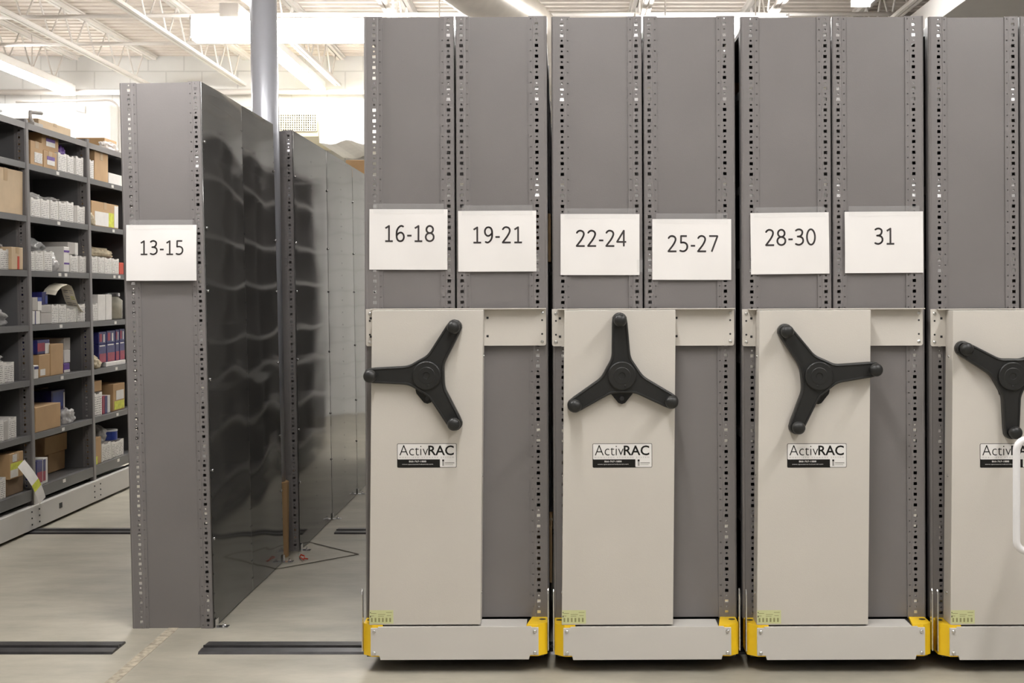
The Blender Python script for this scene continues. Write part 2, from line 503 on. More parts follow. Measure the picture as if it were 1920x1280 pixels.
def make_handle(parent, x, y, z, ang):
    """black three-arm handle; y is the plane of its back, front towards -y"""
    a0 = math.radians(ang)
    s = MB(); n = 210
    layers = [(0, 0.004), (.0, .012), (0, .024), (.002, .029), (.005, .0305), (.0075, .0300), (.0085, .0275)]
    rings = [[(q[0], -d, q[1]) for q in handle_ring(a0, off, n)] for off, d in layers]
    vs = [q for r in rings for q in r]; fs = []
    for i in range(len(rings) - 1):
        for k in range(n):
            a = i * n + k; b2 = i * n + (k + 1) % n
            fs.append((a, b2, b2 + n, a + n))
    last = (len(rings) - 1) * n
    vs.append((0, -.0275, 0)); ctr = len(vs) - 1
    for k in range(n): fs.append((last + k, last + (k + 1) % n, ctr))
    vs.append((0, -.004, 0)); c0 = len(vs) - 1
    for k in range(n): fs.append((k, (k + 1) % n, c0))
    s.add(vs, fs)
    h = s.build('turn_handle', 'black_plastic', parent, loc=(x, y, z))
    s = MB(); s.lathe([(.049, -.026), (.049, -.036), (.046, -.0385), (.030, -.0385), (.028, -.0395), (.012, -.0395), (.010, -.037), (.001, -.037)], 40, axis='y')
    s.lathe([(.004, -.038), (.004, -.0405), (.001, -.0415)], 12, 0, (.012 * math.cos(a0 - 2.2), 0, -.034), 'y')
    s.build('hub_cap', 'black_plastic', h)
    for i in range(3):
        a = a0 + i * 2 * PI / 3
        s = MB(); s.lathe([(.017, -.026), (.0165, -.044), (.0205, -.05), (.0225, -.058), (.0222, -.066), (.019, -.073), (.013, -.0775), (.005, -.079), (.001, -.079)], 24, axis='y')
        s.build('knob', 'black_plastic', h, smooth=True, loc=(.192 * math.cos(a), 0, .192 * math.sin(a)))
    # fixed latch plate showing below the hub
    s = MB(); s.prism([(-.036, -.02), (.036, -.02), (.041, -.052), (.038, -.064), (.012, -.096), (0, -.100), (-.012, -.096), (-.038, -.064), (-.041, -.052)], 'y', -.001, -.012)
    s.lathe([(.0085, -.012), (.0085, -.0145), (.006, -.0155), (.001, -.0155)], 14, 1, (0, 0, -.080), 'y')
    s.build('latch_plate', ['black_gloss', 'dark_steel'], parent, loc=(x, y, z), bevel=.002)
    return h


# ---------------------------------------------------------------- moving carriages
LEVELS = [2.262, 2.034, 1.69, 1.424, 1.10, .833, .54, .222]
LEAN = -.0045
ZB, ZT = .162, 2.308
DEPTH = 6.1


def make_carriage(label, cx, ang, hub, panel_dx, stick_x, levels, bracket):
    root = thing('shelving_carriage', label, 'mobile shelving', (cx, 4.36, 0), (0, LEAN, 0), 'mobile shelving carriages')
    YP = .11                                                     # plane of the posts behind the base fascia
    # base
    s = MB(); s.box(-.31, .31, .03, DEPTH + .1, .05, .157); s.build('base_frame', 'dark_steel', root)
    s = MB()
    s.prism([(-.292, .062), (-.262, .062), (-.258, .047), (.258, .047), (.262, .062), (.292, .062), (.292, .158), (.268, .158), (.266, .162), (-.266, .162), (-.268, .158), (-.292, .158)], 'y', -.003, .004)
    s.build('base_fascia', 'base_paint', root, bevel=.0012)
    s = MB(); s.box(-.25, .25, .004, .104, .152, .1605); s.build('base_deck', 'base_paint', root, bevel=.001)
    for sx in (-1, 1):
        s = MB()
        pl = [(.25, .006), (.288, .006), (.322, .036), (.322, .13), (.27, .13)]
        s.prism([(sx * a, b2) for a, b2 in pl], 'z', .056, .166)
        s.prism([(sx * (.305 + .012 * math.cos(k * PI / 6)), .078 + .010 * math.sin(k * PI / 6)) for k in range(12)], 'z', .1655, .1665, 1)
        s.build('corner_guard', ['yellow_paint', 'dark_steel'], root, bevel=.0015)
        for z in (.072, .146):
            s = MB(); s.lathe([(.0065, -.003), (.0065, -.0055), (.004, -.008), (.001, -.0085)], 12, 0, (sx * .279, 0, z), 'y')
            s.build('bolt', 'chrome', root, smooth=True)
        s = MB()
        pts = [(.022, .07), (.046, .07), (.046, .268), (.043, .280), (.037, .286), (.031, .286), (.025, .280), (.022, .268)]
        s.prism(pts, 'x', sx * .3235, sx * .3275)
        s.build('guard_bar', 'chrome', root, bevel=.001)
        for y in (.30, 2.59):
            s = MB(); s.lathe([(.045, -.015), (.052, -.013), (.052, .013), (.045, .015)], 20, 0, (sx * .2, y, .064), 'y')
            s.build('wheel', 'dark_steel', root)
    # two back-to-back sections of perforated uprights, end panels and shelves
    secs = [(-.325, -.003, True), (.003, .329, False)]
    for x0, x1, left in secs:
        lw = left
        link('upright', post_mesh(ZB, ZT, lw, False), root, (x0, YP, 0))
        link('upright', post_mesh(ZB, ZT, not lw, True), root, (x1, YP, 0))
        a, b2 = (x0 + (.062 if lw else .045)), (x1 - (.045 if lw else .062))
        s = MB(); s.box(a - .012, b2 + .012, YP + .0065, YP + .009, ZB + .003, ZT - .002)
        s.build('end_panel', 'grey_paint', root)
        for k in range(1, 7):                                     # plain posts along the range
            yy = YP + k * DEPTH / 6
            s = MB(); s.box(x0, x0 + .03, yy - .045, yy, ZB, ZT); s.box(x1 - .03, x1, yy - .045, yy, ZB, ZT)
            s.box(x0 + .03, x1 - .03, yy - .012, yy - .009, ZB, ZT)
            s.build('frame', 'grey_paint', root)
        s = MB(); xb = x1 - .008 if left else x0 + .006
        s.box(xb, xb + .002, YP + .05, YP + DEPTH, ZB + .02, ZT - .02); s.build('back_sheet', 'grey_paint', root)
        for z in levels:
            zz = snap(z, ZT)
            shelf_board(root, x0 + .003, x1 - .01 if left else x1 - .003, YP + .048, YP + DEPTH - .02, zz)
            for hx in ((x0 + (.037 if lw else .020)), (x1 - (.020 if lw else .037))):
                clip(root, hx, YP + .0042, zz)
    # mounting plate across both sections
    bx0, bx1 = bracket
    s = MB(); r = .008; z0, z1 = 1.134, 1.267
    pts = []
    for qx, qz, a0 in ((bx1 - r, z0 + r, -90), (bx1 - r, z1 - .001, 0), (bx0 + r, z1 - .001, 90), (bx0 + r, z0 + r, 180)):
        if a0 in (0, 90): pts.append((bx1 if a0 == 0 else bx0, qz))
        else:
            for k in range(5):
                a = math.radians(a0 + k * 22.5); pts.append((qx + r * math.cos(a), qz + r * math.sin(a)))
    s.prism(pts, 'y', .092, .0965)
    s.box(bx0 + .02, bx1, .062, .0965, z1 - .003, z1)
    for hx in (bx0 + .014, bx1 - .014):
        for z, r2, mi in ((z1 - .018, .006, 1), (z1 - .043, .0035, 2), (z0 + .041, .0035, 2), (z0 + .014, .006, 1)):
            s.lathe([(r2, .0925), (r2, .0905 if mi == 1 else .0915), (r2 * .6, .089 if mi == 1 else .0915), (.0005, .089 if mi == 1 else .0915)], 12, mi, (hx, 0, z), 'y')
    for hx in (panel_dx - .016, panel_dx + .398):
        for z in (z1 - .034, z0 + .034):
            if bx0 < hx < bx1 - .02: s.box(hx - .004, hx + .004, .0912, .093, z - .004, z + .004, 2)
    s.build('mounting_plate', ['putty_paint', 'chrome', 'dark_steel'], root)
    # control panel cover
    pw, pz0, pz1 = .388, .1665, 1.262
    sh = lambda x, z: x + .0130 * (z - pz1)
    s = MB(); t = .004
    for x0, x1, y0, y1 in ((0, pw, .008, .012), (0, .003, .012, .090), (pw - .003, pw, .012, .090)):
        vs = []
        for z in (pz0, pz1):
            vs += [(sh(panel_dx + x0, z), y0, z), (sh(panel_dx + x1, z), y0, z), (sh(panel_dx + x1, z), y1, z), (sh(panel_dx + x0, z), y1, z)]
        s.add(vs, [(3, 2, 1, 0), (4, 5, 6, 7), (0, 1, 5, 4), (1, 2, 6, 5), (2, 3, 7, 6), (3, 0, 4, 7)])
    s.box(panel_dx + .001, panel_dx + pw - .001, .012, .090, pz1 - .003, pz1)
    pan = s.build('control_panel', 'putty_paint', root, bevel=.0015)
    for z in (.27, .68, 1.10):                                   # cover screws on both returns
        for e in (0, 1):
            s = MB(); xx = sh(panel_dx + e * pw, z); sg = 1 if e else -1
            s.lathe([(.005, 0), (.005, sg * .002), (.002, sg * .004)], 10, 0, (xx, .05, z), 'x'); s.build('screw', 'chrome', pan, smooth=True)
    make_handle(root, hub[0], .008, hub[1], ang)
    # maker's label
    s = MB(); x, z0, z1, wd = stick_x, .714, .798, .207
    rr = .004
    def rrect(xa, xb, za, zb, r2):
        o = []
        for qx, qz, a0 in ((xb - r2, za + r2, -90), (xb - r2, zb - r2, 0), (xa + r2, zb - r2, 90), (xa + r2, za + r2, 180)):
            for k in range(4):
                a = math.radians(a0 + 30 * k); o.append((qx + r2 * math.cos(a), qz + r2 * math.sin(a)))
        return o
    s.prism(rrect(x, x + wd, z0, z1, rr), 'y', .0078, .0074, 1)
    s.prism(rrect(x + .0015, x + wd - .0015, z0 + .0287, z1 - .0015, .003), 'y', .0074, .0072, 0)
    s.prism(rrect(x + wd - .058, x + wd - .0015, z0 + .0015, z0 + .034, .003), 'y', .0073, .00705, 0)
    add_text(s, 'Activ', x + .008, z0 + .0425, .0069, .1, .036, 1, -.012)
    add_text(s, 'RAC', x + .1085, z0 + .0425, .0069, .089, .0345, 1, .016)
    add_text(s, 'MOBILIZED STORAGE SYSTEM', x + .007, z0 + .0335, .0069, .19, .0042, 2, 0, 1.6)
    add_text(s, '866-767-1888', x + .041, z0 + .0185, .0069, .06, .0062, 0, .01)
    add_text(s, 'www.spacesaverindustrial.com', x + .017, z0 + .009, .0069, .108, .0048, 0)
    s.box(x + wd - .050, x + wd - .0435, .0066, .0071, z0 + .006, z0 + .022, 2)
    s.box(x + wd - .050, x + wd - .0435, .0066, .0071, z0 + .022, z0 + .028, 1)
    s.box(x + wd - .041, x + wd - .008, .0066, .0071, z0 + .0145, z0 + .018, 2)
    s.box(x + wd - .041, x + wd - .012, .0066, .0071, z0 + .0090, z0 + .0105, 2)
    o = s.build('maker_label', ['sticker_white', 'black_gloss', 'sticker_grey'], pan, recalc=False)
    # yellow-green capacity sticker
    s = MB(); x = sh(panel_dx, .19) + .001; z0, z1 = .171, .218
    s.box(x, x + .083, .0074, .0079, z0, z1, 0)
    for k in range(6): s.box(x + .005 + k * .0128, x + .011 + k * .0128, .0072, .0075, z0 + .006, z0 + .020, 1)
    for xa, xb, z in ((.005, .024, z1 - .012), (.03, .055, z1 - .016), (.058, .078, z1 - .009), (.005, .015, z1 - .021), (.03, .05, z1 - .022), (.06, .075, z1 - .02)):
        s.box(x + xa, x + xb, .0072, .0075, z, z + .0018, 1)
    s.box(x + .002, x + .005, .0072, .0075, z1 - .010, z1 - .007, 2); s.box(x + .002, x + .005, .0072, .0075, z1 - .025, z1 - .019, 2)
    o = s.build('capacity_label', ['sticker_green', 'olive_ink', 'ink'], pan)
    o['label'] = 'small yellow-green capacity sticker'
    return root


LV2 = [2.262, 2.034, 1.72, 1.424, 1.13, .833, .50, .222]
make_carriage('grey shelving carriage with 16-18 and 19-21 signs, handle arm pointing left', -.366, 60, (-.091, 1.037), -.284, -.198, LEVELS, (-.318, .322))
make_carriage('grey shelving carriage with 22-24 and 25-27 signs, handle arm pointing straight up', .304, 92, (-.085, 1.036), -.283, -.187, LV2, (-.327, .320))
make_carriage('grey shelving carriage with 28-30 and 31 signs, handle arm pointing right', .978, 6.5, (-.077, 1.035), -.277, -.183, LEVELS, (-.325, .316))
make_carriage('grey shelving carriage without number signs, cut off by a white cart handle', 1.648, 30, (-.078, 1.034), -.272, -.181, LV2, (-.326, .32))


# ---------------------------------------------------------------- number signs taped to the end panels
def make_sign(label, txt, x0, y0, x1, y1, yd, tx, ty, th, rot=0.0, tapes=()):
    """pixel corners of the sheet at depth yd; digits centred on tx with base line ty and height th"""
    sw, shh = (x1 - x0) * yd / F, (y1 - y0) * yd / F
    c = P((x0 + x1) / 2, (y0 + y1) / 2, yd)
    root = thing('paper_sign', label, 'sign', c, (0, rot, 0), 'number signs on the shelving ends')
    s = MB(); n = 14
    def wav(u, v): return -.0022 * math.sin(PI * v) * (.6 + .4 * math.sin(3 * u + len(txt))) - .0006 * math.sin(7 * u + 5 * v)
    vs = []
    for side in (0, .0004):
        for j in range(n + 1):
            for i in range(n + 1):
                u, v = i / n, j / n
                vs.append(((u - .5) * sw, wav(u, v) + side, (v - .5) * shh))
    N1 = (n + 1) * (n + 1); fs = []
    for j in range(n):
        for i in range(n):
            a = j * (n + 1) + i
            fs.append((a, a + 1, a + n + 2, a + n + 1)); fs.append((N1 + a + n + 1, N1 + a + n + 2, N1 + a + 1, N1 + a))
    s.add(vs, fs)
    s.build('sheet', 'paper', root, smooth=True, recalc=False)
    s = number_mb(txt, th * yd / F)
    dx, dz = (tx - (x0 + x1) / 2) * yd / F, ((y0 + y1) / 2 - ty) * yd / F
    s.v = [(p[0] + dx, wav((p[0] + dx) / sw + .5, (p[2] + dz) / shh + .5) - .0005, p[2] + dz) for p in s.v]
    s.build('number', 'ink', root, recalc=False)
    for u0, u1, v0, v1 in tapes:                                   # clear tape over the edge of the sheet
        s = MB(); k = 10
        for i in range(k):
            a, b2 = u0 + (u1 - u0) * i / k, u0 + (u1 - u0) * (i + 1) / k
            f = lambda u, v: ((u - .5) * sw, -.0032 - .0012 * math.sin(9 * u + 6 * v), (v - .5) * shh)
            vm = (v0 + v1) / 2
            s.quad(f(a, v0), f(b2, v0), f(b2, vm), f(a, vm)); s.quad(f(a, vm), f(b2, vm), f(b2, v1), f(a, v1))
        s.build('tape', 'clear_tape', root, recalc=False, smooth=True)
    return root


YS = 4.466
TT = [(.05, .95, .93, 1.09)]
make_sign('white paper sign reading 16-18 taped to a grey end panel', '16-18', 692.5, 392, 839, 505.5, YS, 767.5, 453.5, 32, .002, TT)
make_sign('white paper sign reading 19-21 taped to a grey end panel', '19-21', 859, 395, 1005.5, 509, YS, 933, 456, 32, -.004, TT)
make_sign('white paper sign reading 22-24 taped to a grey end panel', '22-24', 1051, 401, 1199, 515.5, YS, 1127, 462.5, 32, 0, TT + [(.97, 1.04, .05, .25)])
make_sign('white paper sign reading 25-27 taped to a grey end panel', '25-27', 1223, 410.5, 1371, 524.5, YS, 1299, 472.5, 32, .001, TT)
make_sign('white paper sign reading 28-30 taped to a grey end panel', '28-30', 1407.5, 398.5, 1554.5, 513.5, YS, 1482, 460.5, 32, -.013, TT)
make_sign('white paper sign reading only 31 taped to a grey end panel', '31', 1584, 396.5, 1731, 511.5, YS, 1658.5, 458.5, 32, -.006, TT)
make_sign('white paper sign reading 13-15 on the fixed shelving at the left aisle', '13-15', 236.5, 421.5, 368.5, 526, 4.925, 303.5, 478, 28, -.002, TT)


# ---------------------------------------------------------------- fixed single-sided ranges with glossy back sheets
def pillow(yy, zz, ly, zlev, seed, amp):
    """dents of thin sheet pinned at its shelf lines and edges"""
    u = yy / ly
    lo = 0; hi = 2.16
    for q in sorted(zlev):
        if q <= zz: lo = q
        else:
            hi = q; break
    v = (zz - lo) / max(hi - lo, .01)
    d = math.sin(PI * min(max(u, 0), 1)) ** .8 * (.35 + .65 * math.sin(PI * v) ** 1.0)
    nz = noise.noise(Vector((yy * 2.2 + seed, zz * 1.6, seed * 3.1)))
    return amp * d * (.55 + 1.1 * nz) + amp * .9 * noise.noise(Vector((yy * 1.1 - seed, zz * .8, seed))) * math.sin(PI * min(max(u, 0), 1))


def make_fixed(label, loc, lean, bay, nb, sheet, amp, seed, gap=.003):
    root = thing('fixed_shelving', label, 'shelving', loc, (0, lean, 0))
    wd, zt = .320, 2.157
    L2 = bay * nb
    lev = [2.10, 1.872, 1.64, 1.41, 1.18, .95, .72, .45, .12]
    link('upright', post_mesh(.0, zt, True, False), root, (-wd, 0, 0))
    link('upright', post_mesh(.0, zt, False, True), root, (0, 0, 0))
    s = MB(); s.box(-wd + .050, -.033, .0065, .009, .003, zt - .002); s.build('end_panel', 'grey_paint', root)
    for k in range(1, nb + 1):
        yy = k * bay
        s = MB(); s.box(-wd, -wd + .03, yy - .045, yy, 0, zt); s.box(-.03, -.003, yy - .045, yy, 0, zt)
        s.box(-wd + .03, -.03, yy - .012, yy - .009, 0, zt); s.build('frame', 'grey_paint', root)
    for z in lev:
        zz = snap(z, zt)
        shelf_board(root, -wd + .003, -.006, .048, L2 - .02, zz)
        for hx in (-wd + .037, -.020): clip(root, hx, .0042, zz)
    k = 0; y = 0.0
    while y < L2 - .01:
        s = MB(); ny, nz = 24, 110
        y0, y1 = y + gap / 2, y + sheet - gap / 2
        for side in (0, 1):
            pass
        vs = []
        for j in range(nz + 1):
            for i in range(ny + 1):
                yy = y0 + (y1 - y0) * i / ny; zz = .004 + (zt - .006) * j / nz
                vs.append((.004 + max(-.003, pillow(yy - y0, zz, sheet, lev, seed + k * 7.3, amp)), yy, zz))
        s.add(vs, [(j * (ny + 1) + i, j * (ny + 1) + i + 1, (j + 1) * (ny + 1) + i + 1, (j + 1) * (ny + 1) + i) for j in range(nz) for i in range(ny)])
        s.box(.0, .002, y0, y0 + .006, .004, zt - .002)
        for col in ((.5,) if gap > .005 else (.012, .985)):          # rows of rivets
            yy = y0 + (y1 - y0) * col; zz = .06
            while zz < zt - .05:
                xr = .0052 + max(-.003, pillow(yy - y0, zz, sheet, lev, seed + k * 7.3, amp))
                s.add([(xr, yy + .0035 * math.cos(q * PI / 3), zz + .0035 * math.sin(q * PI / 3)) for q in range(6)], [tuple(range(6))], 1)
                zz += .0762
        s.build('back_sheet', ['gloss_sheet', 'dark_steel'], root, smooth=True, recalc=False)
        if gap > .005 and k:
            s = MB(); s.box(-.0025, .0005, y - gap, y + gap, .004, zt - .002); s.build('seam_shade', 'dark_steel', root)  # dark strip stands in for the shade in the gap between sheets
        k += 1; y += sheet
    # sheet screws and floor anchors at each frame
    for k in range(nb + 1):
        yy = min(max(k * bay, .02), L2 - .02)
        for z in (.35, .62, .98, 1.33, 1.58, 1.92):
            s = MB(); s.lathe([(.006, .004), (.006, .008), (.002, .011)], 8, 0, (0, yy, z), 'x'); s.build('screw', 'zinc', root, smooth=True)
        s = MB(); s.box(.008, .055, yy - .02, yy + .02, 0, .003); s.box(.008, .011, yy - .018, yy + .018, .003, .035)
        s.lathe([(.008, .003), (.008, .008), (.004, .010), (.004, .018), (.001, .018)], 10, 0, (.036, yy, 0), 'z')
        s.build('foot_bracket', 'zinc', root)
    return root


make_fixed('grey fixed shelving with sign 13-15 and a dented glossy back sheet', (-1.366, 4.94, 0), -.0245, 1.24, 1, .62, .004, 1.7)
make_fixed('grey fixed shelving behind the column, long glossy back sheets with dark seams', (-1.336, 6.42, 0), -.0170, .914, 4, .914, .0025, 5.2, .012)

# steel column in the gap between the two fixed ranges, cardboard round its foot
root = thing('support_column', 'round grey-blue steel column rising behind the 13-15 shelving', 'column', (-1.44, 6.30, 0), (0, -.0186, 0))
s = MB(); s.lathe([(.067, 0), (.067, ZC)], 40); s.build('shaft', 'pole_paint', root, smooth=True)
root['label'] = 'round grey-blue steel column rising behind the 13-15 shelving'
s = MB(); s.lathe([(.0675, .004), (.0765, .0), (.0765, .375), (.0675, .378)], 20)
tag(s.build('column_wrap', 'cardboard', loc=(-1.4405, 6.30, 0), smooth=False), 'tan cardboard wrap around the foot of the steel column', 'column guard')

# red wire ends on the floor by the column
s = MB()
s.tube([(-1.30, 6.27, .006), (-1.29, 6.24, .02), (-1.275, 6.25, .012), (-1.27, 6.22, .006), (-1.25, 6.21, .006)], .0035, 6)
s.tube([(-1.30, 6.26, .006), (-1.285, 6.21, .012), (-1.265, 6.19, .006)], .0035, 6)
tag(s.build('loose_wire', 'red_print'), 'short red wire scraps on the floor beside the cardboard column wrap', 'wire')


# ---------------------------------------------------------------- rails set on the floor
def rail(label, x0, x1, y, x_side):
    s = MB()
    pts = [(y - .075, 0), (y - .068, .008), (y - .022, .010), (y - .018, .004), (y - .006, .004), (y - .004, .014), (y + .004, .014), (y + .006, .004), (y + .018, .004), (y + .022, .010), (y + .068, .008), (y + .075, 0)]
    s.prism(pts, 'x', x0, x1)
    return tag(s.build('floor_rail', 'rail_steel'), label, 'rail', 'carriage rails on the floor')


rail('dark steel floor rail in the foreground left of the 13-15 shelving', -6.8, -1.64, 4.66, 0)
rail('dark steel floor rail in the foreground running under the numbered carriages', -1.325, 5.5, 4.66, 0)
rail('dark steel floor rail farther back, under the open shelves with cartons', -6.8, -1.72, 6.95, 0)
rail('dark steel floor rail farther back, starting beside the glossy seamed sheets', -1.24, 5.5, 6.95, 0)

# ---------------------------------------------------------------- open carriage with stock at the left
SX, SL = -2.93, -.0215


def Xf(z): return SX + SL * z


UY = [6.07, 6.98, 7.89, 8.80]
SHZ = [.229, .534, .839, 1.144, 1.449, 1.754, 2.050]          # shelf tops, lowest first
TOPZ = 2.275
root = thing('open_shelving', 'grey open shelving full of cartons and boxes on a light base', 'mobile shelving', (SX, 0, 0), (0, SL, 0))
for y in UY:
    link('upright', post_mesh(.142, TOPZ + .02, True, True), root, (0, y, 0))
    link('upright', post_mesh(.142, TOPZ + .02, False, False), root, (-.40, y, 0))
    s = MB(); s.box(-.35, -.050, y + .0065, y + .009, .145, TOPZ + .015); s.build('side_panel', 'grey_paint_shaded', root)
for i in range(3):
    ya, yb = UY[i] + .046, UY[i + 1] - .001
    for k, z in enumerate(SHZ):
        o = shelf_board(root, -.398, -.003, ya - .045 + .012, yb, z, .034, 'grey_paint_shaded', None if k else .168)
        nt2 = 2 if (k, i) in ((4, 1), (4, 2)) else 1
        for q in range(nt2):
            s = MB(); yy = ya + .38 + .09 * q
            s.box(-.003, -.0015, yy, yy + .04, z - .027, z - .008); s.build('shelf_tag', 'white_card', root)
    s = MB(); s.box(-.40, 0, ya - .033, yb, TOPZ - .004, TOPZ); s.box(-.003, 0, ya - .033, yb, TOPZ - .036, TOPZ - .004)
    s.build('top_shelf', 'grey_paint', root)
    s = MB(); s.box(-.404, -.401, ya - .045, yb, .145, TOPZ); s.build('back_panel', 'grey_paint_shaded', root)
s = MB(); ya, yb = 5.2, 8.88
s.box(-.012, .02, ya, yb, .016, .138); s.box(-.05, .02, ya, yb, .138, .142); s.box(-.40, -.39, ya, yb, .016, .138)
s.build('base_beam', 'base_paint', root, bevel=.002)
s = MB(); s.box(-.388, -.014, ya + .05, yb - .05, .05, .11); s.build('base_frame', 'dark_steel', root)
for y in (6.95, 4.66 + 4.0):
    s = MB(); s.lathe([(.045, -.015), (.05, -.013), (.05, .013), (.045, .015)], 18, 0, (-.2, y, .064), 'y'); s.build('wheel', 'dark_steel', root)
s = MB(); s.box(.02, .0215, 7.29, 7.33, .07, .10); s.build('slot', 'dark_steel', root)
for y in (UY[1] - .02, UY[2]):
    for dz in (.045, .08, .115):
        for dy in (-.05, .05):
            s = MB(); s.lathe([(.005, .02), (.005, .023), (.002, .025)], 8, 0, (0, y + dy, dz), 'x'); s.build('bolt', 'dark_steel', root)
s = MB(); s.box(.0, .006, UY[1] + .005, UY[1] + .075, .142, .23); s.build('upright_plate', 'base_paint', root)

# ---------------------------------------------------------------- stock on the left shelves
SHN = ['lowest shelf', 'second shelf up', 'third shelf up', 'fourth shelf up', 'fifth shelf up', 'sixth shelf up', 'seventh shelf up', 'shelving top']
BAYN = ['left-edge bay', 'middle bay', 'bay beside the 13-15 unit']


def spot(k, px, off=.02):
    """depth of a pixel column on the stock face of shelf k"""
    z = SHZ[k] if k < 7 else TOPZ
    x = Xf(z) - off
    return -x * F / (CX - px), x, z


def place(k, p0, p1, h, zo=0.0, off=.02):
    """front-left corner, width along the shelf, height in metres for a pixel span on shelf k (h, zo in px)"""
    ya, x, z = spot(k, p0, off); yb, _, _ = spot(k, p1, off)
    ym = (ya + yb) / 2
    return x, ya, yb, z + zo * ym / F, h * ym / F


def carton(k, p0, p1, h, label, zo=0, depth=.27, off=.02, m='white_card', printed=True, group='white printed cartons on the open shelves'):
    x, ya, yb, z, hh = place(k, p0, p1, h, zo, off)
    z += .001
    g = .0025; ya += g; yb -= g
    r = thing('parts_carton', label, 'carton', (x, (ya + yb) / 2, z), (0, 0, 0), group)
    wd = (yb - ya) / 2
    s = MB(); t = .003
    # open-topped carton with a scooped front edge
    s.prism([(-wd, 0), (wd, 0), (wd, hh), (wd * .55, hh), (wd * .35, hh * .93), (-wd * .35, hh * .93), (-wd * .55, hh), (-wd, hh)], 'x', -t, 0)
    s.prism([(-wd, 0), (wd, 0), (wd, hh), (-wd, hh)], 'x', -depth, -depth + t)
    s.box(-depth + t, -t, -wd, -wd + t, 0, hh); s.box(-depth + t, -t, wd - t, wd, 0, hh)
    s.box(-depth + t, -t, -wd + t, wd - t, 0, hh * .55)
    s.build('body', m, r)
    if printed:
        s = MB(); s.box(.0002, .0012, -wd * .86, wd * .86, hh * .04, hh * .88); s.build('printed_front', 'printed_card', r)
    return r


def cbox(name, k, p0, p1, h, label, zo=0, depth=.26, off=.02, m='cardboard', rz=0.0, labels=(), tape=True, cat='box', group=None):
    """closed box; labels: (face, a0, a1, b0, b1, material) as fractions of the +x face ('f') or of the -y side ('s')"""
    x, ya, yb, z, hh = place(k, p0, p1, h, zo, off)
    z += .001; wd = (yb - ya) / 2 - .002
    r = thing(name, label, cat, (x, (ya + yb) / 2, z), (0, 0, rz), group)
    s = MB(); s.box(-depth, 0, -wd, wd, 0, hh)
    s.build('body', m, r, bevel=.003)
    if tape:
        s = MB(); w2 = min(.024, wd * .3)
        s.box(-depth + .01, .0008, -w2, w2, hh, hh + .0008); s.box(0, .0008, -w2, w2, hh * .72, hh)
        s.build('packing_tape', 'tape_brown', r)
    for face, a0, a1, b0, b1, mm_ in labels:
        s = MB()
        if face == 'f': s.box(.0002, .0014, -wd + 2 * wd * a0, -wd + 2 * wd * a1, hh * b0, hh * b1)
        else: s.box(-depth * (1 - a0), -depth * (1 - a1), -wd - .0014, -wd - .0002, hh * b0, hh * b1)
        s.build('label', mm_, r)
    return r


def blob(name, k, p0, p1, h, label, m, zo=0, depth=.22, off=.03, seed=1, cat='bag', rough=.35, knot=False, group=None):
    """slumped bag: a lump with folds, flat underneath"""
    import bmesh
    x, ya, yb, z, hh = place(k, p0, p1, h, zo, off)
    bm = bmesh.new(); bmesh.ops.create_icosphere(bm, subdivisions=4, radius=1)
    for v in bm.verts:
        d = 1 + rough * noise.noise(v.co * 1.6 + Vector((seed, 0, 0))) + rough * .6 * noise.noise(v.co * 4.1 + Vector((0, seed, 0))) + rough * .25 * noise.noise(v.co * 9 + Vector((0, 0, seed)))
        v.co *= d
        if knot and v.co.z > .55:
            f = (v.co.z - .55) / .6; v.co.x *= 1 - .75 * min(f, 1); v.co.y *= 1 - .75 * min(f, 1)
        if v.co.z < -.55: v.co.z = -.55
    zs = [v.co.z for v in bm.verts]; ys = [v.co.y for v in bm.verts]; xs = [v.co.x for v in bm.verts]
    for v in bm.verts:
        v.co = Vector((-depth * (max(xs) - v.co.x) / (max(xs) - min(xs)), (v.co.y - min(ys)) / (max(ys) - min(ys)) * (yb - ya) - (yb - ya) / 2, (v.co.z - min(zs)) / (max(zs) - min(zs)) * hh))
    me = bpy.data.meshes.new(name); bm.to_mesh(me); bm.free()
    me.polygons.foreach_set('use_smooth', [True] * len(me.polygons)); me.materials.append(MAT[m])
    o = link(name, me, None, (x, (ya + yb) / 2, z + .001))
    return tag(o, label, cat, group)


ORD = ['first', 'second', 'third', 'fourth', 'fifth', 'sixth', 'seventh', 'eighth']


def row(k, bay, spans, zo=0, extra=''):
    for i, (p0, p1, h) in enumerate(spans):
        lab = 'white printed carton, %s from left%s, %s, %s' % (ORD[i], extra, SHN[k], BAYN[bay])
        carton(k, p0, p1, h, lab, zo)


# shelving top
cbox('cardboard_tray', 7, 72, 133, 22, 'flat brown cardboard box lying on top of the open shelving', 0, .3, .08, 'cardboard_pale')
cbox('cardboard_box', 7, 196, 219, 30, 'brown cardboard box on the shelving top next to the 13-15 unit', 0, .2, .14, 'cardboard', tape=False)
blob('plastic_bag', 7, 201, 232, 20, 'crumpled clear bag in front of the box on the shelving top', 'clear_film', 0, .1, .02, 3)
blob('plastic_bag', 7, -14, 16, 22, 'crumpled white bag hanging over the shelving top at the picture edge', 'white_plastic', 0, .2, -.01, 4, rough=.5)
s = MB(); yy, xx, zz = spot(7, 62, .03)
s.tube([(xx, yy, zz + .012), (xx - .02, yy + .01, zz + .05), (xx - .03, yy + .03, zz + .085), (xx, yy + .12, zz + .09)], .011, 8)
s.box(xx - .05, xx + .02, yy - .03, yy + .09, zz, zz + .02)
tag(s.build('hook_bracket', 'grey_card'), 'small bent grey bracket standing on the shelving top', 'bracket')

